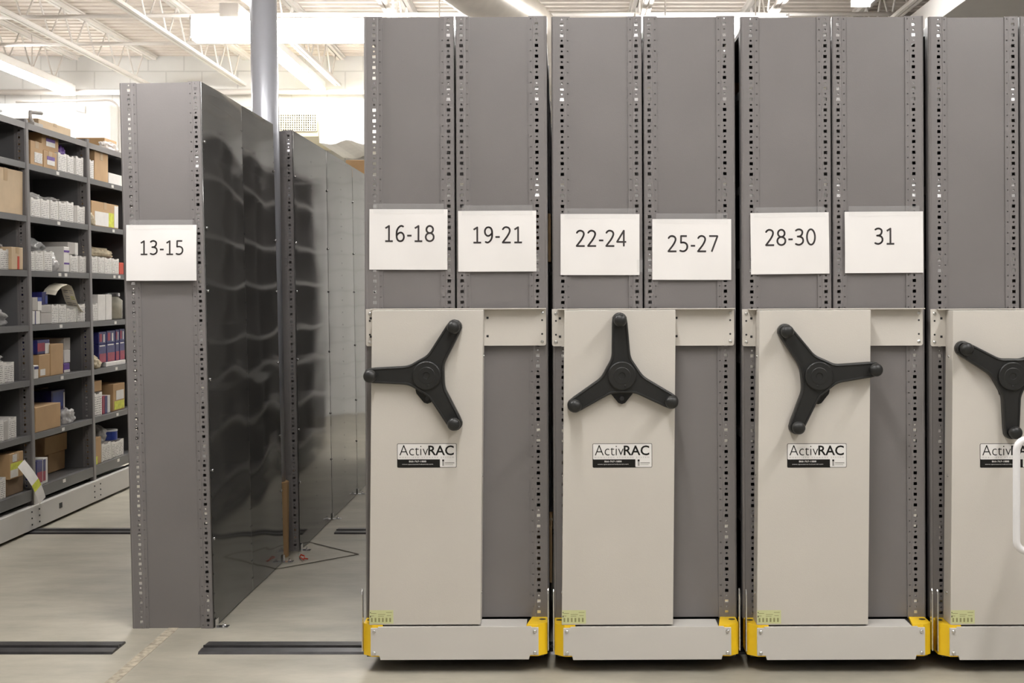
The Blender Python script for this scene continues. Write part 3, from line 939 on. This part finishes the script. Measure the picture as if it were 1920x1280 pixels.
# seventh shelf up
LB = lambda a0, a1, b0, b1, m: ('f', a0, a1, b0, b1, m)
cbox('cardboard_box', 6, 57, 81, 45, 'brown cardboard box with tall white label, lower left in the top stack', 0, labels=[LB(.30, .92, .12, .55, 'printed_card')])
cbox('cardboard_box', 6, 81.5, 107, 32, 'brown cardboard box with purple and white label, lower right in the top stack', 0, labels=[LB(.25, .82, .22, .5, 'white_card'), LB(.25, .82, .5, .72, 'purple_print')])
cbox('cardboard_box', 6, 78, 110, 33, 'brown cardboard box with purple and white label, upper one in the top stack', 33, .27, .04, labels=[LB(.25, .78, .3, .56, 'white_card'), LB(.25, .78, .56, .76, 'purple_print')])
blob('pouch', 6, 112, 128, 22, 'shiny purple pouch lying behind white cartons near the shelving top', 'purple_print', 34, .1, .06, 5)
row(6, 1, [(108.5, 125, 35), (125.5, 138.5, 34), (142, 156.5, 36)])
cbox('parts_box', 6, 138.7, 142, 32, 'narrow grey box between two white cartons on the seventh shelf up', 0, .24, .02, 'grey_card', tape=False)
carton(6, 168, 176, 36, 'white carton with yellow band beside the tall cardboard box, seventh shelf up', 0)
cbox('cardboard_box', 6, 177, 203, 55, 'tall brown cardboard box, seventh shelf up, next to the 13-15 unit', 0, .16)
cbox('parts_box', 6, 203.5, 236, 20, 'low cream box half hidden by the 13-15 unit, seventh shelf up', 0, .2, .02, 'white_card', tape=False)
# sixth shelf up
cbox('cardboard_box', 5, -24, 43, 84, 'large plain cardboard box filling its shelf at the picture edge', 0, .3, .02, 'cardboard_pale')
row(5, 1, [(57.5, 75.5, 36), (76, 92.5, 36), (94, 109, 36), (110, 124.5, 36), (124.7, 138, 38), (144.5, 159.5, 33)])
cbox('parts_box', 5, 138.5, 144, 30, 'narrow grey box between white cartons on the sixth shelf up', 0, .24, .02, 'grey_card', tape=False)
blob('plastic_bag', 5, 60, 92, 14, 'crumpled clear bag on the white cartons, sixth shelf up', 'clear_film', 36, .16, .05, 7)
blob('plastic_bag', 5, 96, 124, 9, 'small clear bag on the white cartons, sixth shelf up', 'clear_film', 37, .16, .05, 8)
cbox('cardboard_box', 5, 171, 222, 46, 'brown cardboard box with white and yellow-green label, sixth shelf up', 0, .25, .03, 'cardboard', labels=[LB(.12, .62, .04, .6, 'white_card'), LB(.62, .82, .04, .62, 'lime_print'), LB(.84, .99, .05, .95, 'white_card')])
blob('pouch', 5, 168, 183, 25, 'small grey pouch leaning on a yellow-labelled cardboard box', 'tan_cloth', 0, .05, .0, 9)
# fifth shelf up
row(4, 0, [(-18, -.5, 40), (0, 17, 38)])
blob('plastic_bag', 4, -12, 16, 17, 'white plastic bag lying on cartons at the picture edge', 'clear_film', 39, .16, .05, 10)
cbox('cardboard_box', 4, 21.5, 43.5, 42, 'pale cardboard box with an orange-red stripe, fifth shelf up', 0, .26, .003, 'cardboard_pale', labels=[LB(.5, .66, .02, .6, 'red_print')])
row(4, 1, [(57.5, 65, 36), (66, 81, 36), (82.5, 98, 38), (131.5, 146, 32), (149.5, 162, 31)])
blob('plastic_bag', 4, 58, 97, 26, 'large grey plastic bag on top of three white cartons', 'smoky_film', 38, .2, .05, 11, rough=.25)
blob('plastic_bag', 4, 99, 120, 42, 'shiny clear plastic bag hanging between white cartons, fifth shelf up', 'clear_film', 0, .2, .01, 12, rough=.28)
cbox('parts_box', 4, 119.5, 130, 47, 'upright white box with purple band beside the shiny bag', 0, .2, .02, 'white_card', labels=[LB(.0, 1, .78, .86, 'purple_print'), LB(.05, 1, .3, .37, 'purple_print')], tape=False)
cbox('parts_box', 4, 127, 146, 23, 'grey-sided white box stacked on a white carton, fifth shelf up', 33, .2, .035, 'grey_card', labels=[LB(.68, 1, 0, 1, 'white_card')], tape=False)
row(4, 2, [(169, 183, 32), (184, 195.5, 31), (196, 209.5, 30), (210, 223, 29)])
cbox('parts_box', 4, 223.5, 232, 22, 'small red box at the end of a carton row, fifth shelf up', 0, .2, .02, 'red_print', tape=False)
blob('cloth_bag', 4, 170, 232, 20, 'lumpy tan bag lying on a row of white cartons', 'tan_cloth', 32, .2, .04, 13)
# fourth shelf up
blob('plastic_bag', 3, -28, 35, 40, 'rounded clear bag of small parts, fourth shelf up', 'clear_film', 0, .28, .02, 14)
cbox('parts_box', 3, 61, 67, 25, 'white box with blue edge, lower left of the fourth shelf up', 0, .2, .02, 'white_card', labels=[LB(.75, 1, 0, 1, 'navy_print')], tape=False)
cbox('parts_box', 3, 67.5, 75.5, 25, 'plain white box beside grey drawer boxes, fourth shelf up', 0, .2, .02, 'white_card', tape=False)
cbox('parts_box', 3, 61, 78, 25, 'grey and white box with blue end lying on two white boxes', 25.5, .2, .02, 'grey_card', labels=[LB(.55, 1, 0, .7, 'white_card'), LB(.55, 1, .7, 1, 'blue_print')], tape=False)
cbox('parts_box', 3, 79, 90, 24, 'dark blue box standing on the grey drawer boxes', 35, .18, .06, 'navy_print', labels=[LB(.5, .9, .1, .7, 'blue_print')], tape=False)
cbox('parts_box', 3, 76.5, 96, 20, 'lower of two grey boxes on the fourth shelf up', 0, .22, .02, 'grey_card', tape=False)
cbox('parts_box', 3, 76.5, 96, 14, 'upper of two grey boxes on the fourth shelf up', 20.5, .22, .02, 'grey_card', tape=False)
row(3, 1, [(96.5, 109, 35), (109.5, 124, 34), (125, 143, 26), (144, 159.5, 33)])
row(3, 2, [(170.5, 183, 33)])
cbox('parts_box', 3, 183.5, 210, 48, 'plain white box pair standing beside a glass jar', 0, .2, .03, 'white_card', labels=[LB(.53, .545, 0, 1, 'grey_card')], tape=False)
# paper label streamer curling over the cartons
pp = []
for px, py in ((104, 553), (108, 545), (116, 537), (127, 533), (134, 536), (138, 545), (141, 556), (145, 568), (151, 579), (157, 585)):
    y = -Xf(1.3) * F / (CX - px); pp.append(Vector((Xf(1.3), y, H - (py - CY) * y / F)))
o0 = pp[4].copy()
root = thing('label_strip', 'cream paper label strip curling over cartons, fourth shelf up', 'label strip', o0)
s = MB(); wv = Vector((-.075, .0, .010))
pl = [Vector(q) for q in zip(*[c3 for c3 in ([p.x for p in pp], [p.y for p in pp], [p.z for p in pp])])]
for a, b2 in zip(pl, pl[1:]):
    s.quad(a - o0, b2 - o0, b2 - o0 + wv, a - o0 + wv)
    s.quad(a - o0 + Vector((0, .002, -.001)), b2 - o0 + Vector((0, .002, -.001)), b2 - o0 + wv + Vector((0, .002, -.001)), a - o0 + wv + Vector((0, .002, -.001)))
s.build('paper', 'cream_paper', root, smooth=True, recalc=False)
s = MB()
for i in range(5, 8):
    for q in range(2):
        for h0, h1 in ((.12, .4), (.5, .85)):
            t0, t1 = (q + .2) / 3, (q + .55) / 3
            a, b2 = pl[i].lerp(pl[i + 1], t0) - o0, pl[i].lerp(pl[i + 1], t1) - o0
            e = Vector((.0006, -.0012, .0004)); s.quad(a + wv * h0 + e, b2 + wv * h0 + e, b2 + wv * h1 + e, a + wv * h1 + e, 1 if (i == 6 and h0 < .2) else 0)
s.build('print', ['sticker_grey', 'lime_print'], root, recalc=False)
# glass jar
xj, ya, yb, zj, hj = place(3, 210.5, 231, 50, 0, .04)
root = thing('glass_jar', 'clear jar of tan pieces beside plain white boxes', 'jar', (xj - .06, (ya + yb) / 2, zj + .001))
rj = (yb - ya) * .42
s = MB(); s.lathe([(rj * .9, 0), (rj, .01), (rj, hj * .7), (rj * .75, hj * .82), (rj * .75, hj * .86)], 24); s.build('body', 'glass', root, smooth=True)
s = MB(); s.lathe([(rj * .85, .008), (rj * .9, hj * .55), (rj * .4, hj * .64)], 16); s.build('contents', 'tan_cloth', root)
s = MB(); s.lathe([(rj * .8, hj * .86), (rj * .8, hj * .98), (rj * .7, hj)], 24); s.build('lid', 'zinc', root)
# third shelf up
row(2, 0, [(-10, 6, 42), (7, 26.5, 38)])
blob('plastic_bag', 2, -12, 14, 18, 'clear bag with yellow-green content on white cartons', 'clear_film', 41, .15, .03, 15)
cbox('parts_box', 2, 64, 72.5, 25, 'small white box with dark blue top, third shelf up', 0, .15, .0, 'white_card', labels=[LB(0, 1, .72, .92, 'navy_print')], tape=False)
cbox('cardboard_box', 2, 73, 94, 42, 'brown cardboard box with small white label, third shelf up', 0, .25, .02, labels=[LB(.1, .55, .08, .36, 'white_card')], tape=False)
cbox('cardboard_box', 2, 94.5, 119, 58, 'taller brown cardboard box beside a white box, third shelf up', 0, .22, .02, tape=False)
cbox('parts_box', 2, 70, 93, 26, 'dark red and blue box lying on brown cardboard, third shelf up', 43, .26, .03, 'navy_print', labels=[LB(.0, .58, .2, .8, 'crimson_print'), LB(.62, 1, 0, .75, 'white_card')], tape=False)
cbox('parts_box', 2, 120, 132, 24, 'lower white box behind brown cardboard, third shelf up', 17, .2, .08, 'white_card', tape=False)
cbox('parts_box', 2, 120, 132, 22, 'upper grey-white box behind brown cardboard, third shelf up', 41.5, .2, .08, 'grey_card', tape=False)
cbox('parts_box', 2, 119.5, 131, 16.5, 'small purple box under a white box, third shelf up', 0, .15, .06, 'purple_print', labels=[LB(0, 1, 0, .3, 'white_card')], tape=False)
cbox('parts_box', 2, 199, 236, 8, 'flat white carton under blue and red boxes', 0, .2, .02, 'white_card', tape=False)
for i, (a, b2) in enumerate([(185, 199.5), (200, 216), (216.5, 223.5), (224, 234)]):
    cbox('parts_box', 2, a, b2, 34, 'blue and red box, %s from left in the lower row, third shelf up' % ORD[i], 8.5, .16, .03, 'navy_print', labels=[LB(.1, .95, .02, .5, 'crimson_print'), LB(.1, .8, .9, .96, 'white_card')], tape=False, group='blue and red boxes')
for i, (a, b2) in enumerate([(185, 199.5), (200, 216), (216.5, 223.5), (224, 234)]):
    cbox('parts_box', 2, a, b2, 23, 'dark blue box, %s from left in the upper row, third shelf up' % ORD[i], 43, .16, .035, 'navy_print', labels=[LB(.1, .4, .2, .85, 'crimson_print'), LB(.6, .75, .15, .8, 'white_card')], tape=False, group='blue and red boxes')
blob('cloth_bag', 2, 178, 199, 28, 'tan crumpled bag in front of blue and red boxes', 'tan_cloth', 0, .12, .0, 16, rough=.5)
# second shelf up
row(1, 0, [(-14, 7, 40), (16, 31, 40)])
cbox('parts_box', 1, 7.5, 15.5, 37, 'narrow grey box between two white cartons, second shelf up', 0, .24, .02, 'grey_card', tape=False)
cbox('cardboard_box', 1, 66, 114, 46, 'large brown cardboard box at the front of its shelf, second shelf up', 0, .22, .012, 'cardboard', rz=0, tape=False)
cbox('parts_box', 1, 96, 122, 62, 'tall dark blue printed box behind the large brown box', 0, .12, .10, 'navy_print', labels=[LB(.1, .85, .5, .95, 'blue_print'), LB(.88, .97, .1, .9, 'white_card')], tape=False)
cbox('cardboard_box', 1, 76, 91, 62, 'dark brown box behind the large cardboard box, second shelf up', 0, .1, .235, 'cardboard_dark', tape=False)
blob('plastic_bag', 1, 128, 147, 30, 'shiny clear bag leaning by a dark blue box', 'clear_film', 0, .085, .01, 17, rough=.4)
carton(1, 175, 191.5, 44, 'tall white printed carton at the upright, second shelf up', 0)
cbox('cardboard_box', 1, 176, 191, 20, 'brown box standing on the tall white carton', 44.5, .2, .04, 'cardboard', tape=False)
cbox('parts_box', 1, 192, 201, 33, 'narrow dark red and blue box, second shelf up', 0, .18, .03, 'crimson_print', labels=[LB(.5, 1, 0, 1, 'navy_print')], tape=False)
cbox('parts_box', 1, 201.5, 207, 33, 'thin white book-like box, second shelf up', 0, .18, .03, 'white_card', tape=False)
cbox('cardboard_box', 1, 212, 234, 50, 'brown cardboard box with white and yellow label, second shelf up', 0, .25, .03, labels=[LB(.25, .9, .4, .75, 'white_card'), LB(.1, .95, .05, .36, 'lime_print')], tape=False)
# lowest shelf
row(0, 0, [(-12, 11, 40)])
cbox('cardboard_box', 0, 18, 44, 47, 'brown box with yellow label and hanging strip, lowest shelf', 32, .3, .01, 'cardboard', labels=[LB(.05, .6, .05, .36, 'white_card'), LB(.05, .95, .36, .62, 'lime_print'), LB(.2, .5, .66, .95, 'printed_card')])
cbox('cardboard_box', 0, 13, 44, 31, 'dark open box under the yellow-labelled brown box', 0, .26, .03, 'cardboard_dark', tape=False)
s = MB(); yy, xx, zz = spot(0, 33, -.01)
a = Vector((xx, yy, zz + .155)); b2 = Vector((xx + .075, yy + .10, zz - .065)); wv = Vector((0, .085, .03))
for q in range(6):
    t0, t1 = q / 6, (q + 1) / 6
    f = lambda t: a.lerp(b2, t) + Vector((.018 * math.sin(PI * t), 0, 0))
    s.quad(f(t0), f(t1), f(t1) + wv, f(t0) + wv, 1 if q == 3 else 0)
tag(s.build('tape_strip', ['white_card', 'lime_print']), 'white and yellow label strip hanging from a brown box, lowest shelf', 'label strip')
cbox('parts_box', 0, 68, 80, 46, 'purple and red box, left one of the upright pair, lowest shelf', 0, .2, .02, 'navy_print', labels=[LB(.1, .95, .12, .55, 'crimson_print'), LB(0, 1, 0, .1, 'white_card')], tape=False)
cbox('parts_box', 0, 80.5, 90, 48, 'white-edged purple and red box, right one of the pair, lowest shelf', 0, .2, .02, 'white_card', labels=[LB(0, .5, .12, .5, 'crimson_print'), LB(0, .5, .5, .95, 'navy_print')], tape=False)
cbox('cardboard_box', 0, 91, 122, 35, 'lower of two brown cardboard boxes in shade, lowest shelf', 0, .16, .16, 'cardboard', tape=False)
cbox('cardboard_box', 0, 84, 126, 33, 'upper of two brown cardboard boxes in shade, lowest shelf', 36, .16, .15, 'cardboard', tape=False)
cbox('cardboard_box', 0, 178, 190, 50, 'narrow brown cardboard box by the upright, lowest shelf', 0, .2, .02, labels=[LB(.0, .4, .0, .3, 'lime_print')], tape=False)
carton(0, 190.5, 208, 34, 'white printed carton under a silver bag, lowest shelf', 0)
blob('foil_bag', 0, 191, 207, 32, 'pointed silver bag on a white carton, lowest shelf', 'clear_film', 34.5, .14, .04, 18, rough=.3, knot=True)
carton(0, 208.5, 232, 31, 'white printed carton under a blue roll, lowest shelf', 0)
xj, ya, yb, zj, hj = place(0, 210, 227, 19, 31.5, .03)
root = thing('tape_roll', 'blue and white round tub on a white carton, lowest shelf', 'roll', (xj - .06, (ya + yb) / 2, zj + .002))
s = MB(); s.lathe([(.06, 0), (.062, .004), (.062, hj * .85), (.06, hj * .88)], 24); s.build('body', 'blue_print', root, smooth=False)
s = MB(); s.lathe([(.0635, hj * .86), (.0635, hj), (.058, hj * 1.02), (.001, hj * 1.02)], 24); s.build('lid', 'white_plastic', root)

# ---------------------------------------------------------------- stock in the carriages that shows in the gaps and reflections
def gapbox(label, x0, x1, y0, y1, z, h, m='cardboard', lab=None):
    r = thing('cardboard_box', label, 'box', ((x0 + x1) / 2, y0, z + .001))
    a = (x1 - x0) / 2
    s = MB(); s.box(-a, a, 0, y1 - y0, 0, h); s.build('body', m, r, bevel=.003)
    s = MB(); s.box(-a - .001, a + .001, (y1 - y0) * .42, (y1 - y0) * .58, h, h + .001); s.build('packing_tape', 'tape_brown', r)
    if lab:
        s = MB(); s.box(-a - .0014, -a - .0002, (y1 - y0) * .2, (y1 - y0) * .6, h * .3, h * .6); s.build('label', lab, r)
    return r


zs = lambda z: snap(z, ZT)
gapbox('brown cardboard box in the gap beside the 19-21 sign', -.30, -.036, 4.9, 5.2, zs(1.424), .19)
gapbox('brown cardboard box low in the gap between the 19-21 and 22-24 ends', -.29, -.030, 4.75, 5.1, zs(.222), .21)
gapbox('brown cardboard box at the top of the gap beside the 28-30 end', .70, .96, 5.3, 5.6, zs(2.034), .16)
gapbox('white-labelled cardboard box facing the left aisle from the 16-18 shelving', -.685, -.45, 5.3, 5.6, zs(1.424), .20, 'cardboard_pale', 'white_card')
gapbox('yellow-labelled cardboard box facing the left aisle from the 16-18 shelving', -.690, -.42, 5.0, 5.25, zs(1.10), .22, 'cardboard', 'lime_print')

# cardboard box standing on top of the long fixed range
gapbox('cardboard box on top of the long fixed shelving beyond the column', -1.59, -1.44, 9.3, 9.55, 2.104, .205, 'cardboard')

# ---------------------------------------------------------------- white cart at the right picture edge
root = thing('hand_cart', 'white cart whose rounded tube handle enters at the right picture edge', 'cart', (1.62, 3.62, 0))
yc = 3.62; k = yc / F
def loc(px, py): return ((px - CX) * k - 1.62, 0, H - (py - CY) * k)
xh = loc(1906, 0)[0]; zt, zb = loc(0, 824)[2], loc(0, 1033)[2]
s = MB(); rt = .0105; R = .030
path = [(.10, 0, zt)]
for q in range(9):
    a = PI / 2 + q * PI / 16; path.append((xh + R + R * math.cos(a), 0, zt - R + R * math.sin(a)))
for q in range(9):
    a = PI + q * PI / 16; path.append((xh + R + R * math.cos(a), 0, zb + R + R * math.sin(a)))
path.append((.10, 0, zb))
s.tube(path, rt, 16, up=(0, 1, 0)); s.build('handle', 'white_plastic', root, smooth=True)
s = MB(); s.box(.09, .125, -.02, .02, .16, zt + .05); s.box(.09, .125, .30, .34, .16, zt + .05); s.box(.09, .125, -.02, .34, zt + .03, zt + .06); s.build('post', 'white_plastic', root, bevel=.006)
s = MB(); s.box(.09, .60, -.04, .36, .14, .17); s.build('deck', 'white_plastic', root, bevel=.008)
for xx in (.14, .55):
    for y in (.0, .32):
        s = MB(); s.lathe([(.05, -.014), (.06, -.01), (.06, .01), (.05, .014)], 20, 0, (xx, y, .06), 'y'); s.box(xx - .02, xx + .02, y - .02, y + .02, .11, .14); s.build('caster', 'dark_steel', root)


# ---------------------------------------------------------------- lights
def strip_light(label, x0, x1, y0, y1, z0, lens, group='ceiling strip lights', wrap=False):
    """housing above, glowing lens below; hung on two rods from the deck"""
    cx, cy = (x0 + x1) / 2, (y0 + y1) / 2
    r = thing('strip_light', label, 'ceiling light', (cx, cy, z0), (0, 0, 0), group)
    a, b2 = (x1 - x0) / 2, (y1 - y0) / 2
    along_x = a > b2
    s = MB()
    h = .15 if wrap else .06
    if wrap:
        s.box(-a, a, -b2 * .9, b2 * .9, .145, .17)
    else:
        s.box(-a, a, -b2, b2, h, h + .05)
        if not along_x:
            for q in (-a, a - .003): s.box(q, q + .003, -b2, b2, .040, h)
    s.box(-a - .012, -a, -b2, b2, .02, h + .04) if along_x else s.box(-a, a, -b2 - .012, -b2, .0, h + .05)
    s.box(a, a + .012, -b2, b2, .02, h + .04) if along_x else s.box(-a, a, b2, b2 + .012, .0, h + .05)
    s.build('housing', 'white_paint', r)
    s = MB(); t = .75
    if along_x:
        s.prism([(-b2, h - .005), (-b2 * .98, h * .5), (-b2 * .7, 0), (b2 * .7, 0), (b2 * .98, h * .5), (b2, h - .005)], 'x', -a, a)
    else:
        s.prism([(-a * .9, h), (-a * .8, .01), (-a * .5, 0), (a * .5, 0), (a * .8, .01), (a * .9, h)], 'y', -b2, b2)
    s.build('lens', lens, r)
    for f in (-.6, .6):
        px, py = (a * f, 0) if along_x else (0, b2 * f)
        s = MB(); s.tube([(px, py, h + .02), (px, py, ZC - z0 + .02)], .006, 6); s.build('hanger', 'joist_paint', r)
    return r


# in view at the back of the room
strip_light('wide glowing ceiling light crossing behind the steel column', -2.915, -.475, 9.9, 10.1, 3.33, 'lamp_lens_back', wrap=True)
strip_light('ceiling strip light running to the back wall right of the column', -2.715, -2.565, 10.0, 13.7, 3.525, 'lamp_lens_back')
strip_light('ceiling strip light under a joist at the left picture edge', -5.45, -5.30, 9.0, 13.7, 3.485, 'lamp_lens_back')
strip_light('wide ceiling light glimpsed in the gap above the 25-27 end', .6, 1.8, 9.9, 10.1, 3.345, 'lamp_lens_back', wrap=True)
strip_light('ceiling strip light above the 31 end', 2.24, 2.39, 7.2, 9.65, 3.525, 'lamp_lens_far')
# over the aisle in front, behind the camera's view
strip_light('ceiling strip light over the front aisle facing the 16-18 end', -.17, -.02, 1.3, 3.74, 3.5, 'lamp_lens')
strip_light('ceiling strip light over the front aisle at the right side', 2.4, 2.55, 1.3, 3.74, 3.5, 'lamp_lens')
strip_light('added unseen low lamp brightening the top of the 13-15 shelving', -2.0, -1.1, 4.28, 4.48, 2.90, 'fill_lens_low')  # added out of view to brighten the top of this end panel
strip_light('added unseen strip light over the aisle, brightening the steel column and back wall', -2.72, -2.57, 6.9, 9.0, 3.525, 'lamp_lens_far')  # added just above the frame to brighten the column and back wall
strip_light('ceiling strip light behind the camera at the left', -3.2, -3.05, -5.0, -.1, 3.5, 'lamp_lens_far')
strip_light('ceiling strip light behind the camera near the middle', -.4, -.25, -3.4, -.96, 3.5, 'lamp_lens_far')
strip_light('ceiling strip light behind the camera right of the middle', 1.1, 1.25, -3.4, -.96, 3.5, 'lamp_lens_far')
strip_light('ceiling strip light behind the camera at the right', 3.2, 3.35, -5.0, -.1, 3.5, 'lamp_lens_far')


# ---------------------------------------------------------------- ceiling joists, bridging, pipes and ducts
jz0, jz1 = 3.61, 3.955
js = {}
s = MB(); s.box(-.035, -.006, 0, 12.0, jz0, jz0 + .03); s.box(.006, .035, 0, 12.0, jz0, jz0 + .03); js['bottom_chord'] = s.mesh('bottom_chord', ['joist_paint'])
s = MB(); s.box(-.04, -.006, -.2, 12.15, jz1 - .03, jz1); s.box(.006, .04, -.2, 12.15, jz1 - .03, jz1); s.box(-.06, .06, -.2, 12.15, jz1, ZC - .001); js['top_chord'] = s.mesh('top_chord', ['joist_paint'])
s = MB(); y = .1
while y < 11.8:
    s.tube([(0, y, jz1 - .02), (0, y + .25, jz0 + .02)], .009, 6); s.tube([(0, y + .29, jz0 + .02), (0, y + .54, jz1 - .02)], .009, 6)
    y += .56
js['web'] = s.mesh('web', ['joist_paint'])
JX = [-5.42, -4.55, -3.5, -2.45, -1.4, -.35, .7, 1.75, 2.8, 3.85]
JN = ['leftmost', 'second from left', 'third from left', 'fourth from left', 'fifth from left', 'sixth from left', 'fourth from right', 'third from right', 'second from right', 'rightmost']
for x, nm in zip(JX, JN):
    r = thing('ceiling_joist', 'white open-web steel joist under the roof deck, %s' % nm, 'joist', (x, 1.85, 0), (0, 0, 0), 'ceiling joists')
    for nme, me in js.items(): link(nme, me, r)


def pipe(name, label, path, r, m='joist_paint', cat='pipe', n=12):
    s = MB(); s.tube(path, r, n); return tag(s.build(name, m, smooth=True), label, cat)


pipe('bridging_pipe', 'white bridging bar crossing under the joists near the picture top', [(-6.9, 10.75, 3.665), (-2.7, 10.55, 3.665), (6.9, 10.5, 3.665)], .018)
pipe('bridging_pipe', 'white bridging bar crossing under the joists above the wide light', [(-6.9, 11.9, 3.665), (-2.5, 11.7, 3.665), (6.9, 11.65, 3.665)], .018)
pipe('wall_conduit', 'horizontal white pipe along the top of the back wall', [(-6.9, 13.8, 3.53), (6.9, 13.8, 3.56)], .03)
# conduit bent down beside the 13-15 unit
pa = P(30, 191, 13.0); pb = P(200, 187.5, 13.0); pc = P(222, 206, 13.0)
path = [pa, pb]
for q in range(1, 7):
    a = PI / 2 - q * PI / 12; path.append(Vector((pb.x + (pc.x - pb.x) * math.cos(a), 13.0, pc.z + (pb.z - pc.z) * math.sin(a))))
path.append(Vector((pc.x, 13.0, 0)))
pipe('bent_conduit', 'thin grey conduit bending down beside the 13-15 unit', path, .011, 'grey_card')
# big white duct behind the open shelving
pa, pb = P(-140, 196, 13.3), P(214, 300, 13.3)
s = MB(); s.box(pa.x, pb.x, 13.2, 13.75, pb.z - .6, pa.z); r = thing('air_duct', 'big white air duct glowing in lamp light above the open shelving', 'duct')
s.build('casing', 'duct_white', r, bevel=.03)
g0, g1 = P(140, 193, 13.19), P(160, 212, 13.19)
s = MB(); s.prism([(g0.x, g0.z), (g1.x, g0.z - .03), (g1.x, g1.z), (g0.x, g1.z + .03)], 'y', 13.185, 13.2); s.build('grille', 'grey_card', r)
# wrapped duct with cream grille right of the column
pa, pb = P(599, 185, 12.6), P(860, 264, 12.6)
r = thing('wrapped_duct', 'white wrapped air duct with sagging underside right of the column', 'duct')
s = MB(); n = 26
for side in (0,):
    top = [(pa.x + (pb.x - pa.x) * i / n, pa.z + .012 * math.sin(i * 1.3)) for i in range(n + 1)]
    bot = [(pa.x + (pb.x - pa.x) * i / n, pb.z - .02 - .03 * math.sin(i * .9) * math.sin(i * .31)) for i in range(n + 1)]
    for i in range(n):
        (xa, za), (xb, zb2) = top[i], top[i + 1]; (_, zc), (_, zd) = bot[i], bot[i + 1]
        s.quad((xa, 12.6, zc), (xb, 12.6, zd), (xb, 12.56, zb2), (xa, 12.56, za))
        s.quad((xa, 12.56, za), (xb, 12.56, zb2), (xb, 13.99, zb2), (xa, 13.99, za))
        s.quad((xa, 13.99, zc), (xb, 13.99, zd), (xb, 12.6, zd), (xa, 12.6, zc))
    s.quad((top[0][0], 12.56, top[0][1]), (top[0][0], 13.99, top[0][1]), (bot[0][0], 13.99, bot[0][1]), (bot[0][0], 12.6, bot[0][1]))
s.build('wrap', 'duct_white', r, smooth=False)
pa, pb = P(480, 206, 12.75), P(597, 256, 12.75)
r = thing('vent_grille', 'cream vent grille on the back wall right of the steel column', 'vent')
s = MB(); s.box(pa.x, pb.x, 12.75, 13.995, pb.z, pa.z); s.build('duct_end', 'grille_cream', r, bevel=.01)
g0, g1 = P(484, 215, 12.745), P(594, 246, 12.745)
s = MB(); s.box(g0.x, g1.x, 12.740, 12.75, g1.z, g0.z); s.build('backing', 'grille_dark', r)
s = MB(); nx = 26
for i in range(nx + 1):
    x = g0.x + (g1.x - g0.x) * i / nx; s.box(x - .005, x + .005, 12.712, 12.740, g1.z, g0.z)
for j in range(8):
    z = g1.z + (g0.z - g1.z) * j / 7; s.box(g0.x, g1.x, 12.716, 12.740, z - .0035, z + .0035)
s.build('grid', 'grille_cream', r)
# round duct above the 19-21 section
pipe('round_duct', 'large round foil duct under the ceiling above the 19-21 end', [(-.95, 6.4, 3.37), (-.77, 7.6, 3.37), (-.58, 8.4, 3.37), (-.33, 9.2, 3.37), (-.2, 9.8, 3.37), (-.2, 13.98, 3.37)], .19, 'duct_foil', 'duct', 24)
pa = P(1490, -30, 8.2)
s = MB(); s.box(2.85, 4.0, 6.2, 13.0, 3.38, 3.58); s.box(2.84, 4.01, 8.5, 8.55, 3.37, 3.59); s.box(2.84, 4.01, 10.5, 10.55, 3.37, 3.59)
tag(s.build('square_duct', 'white_paint', bevel=.004), 'flat white rectangular duct under the ceiling at the upper right', 'duct')
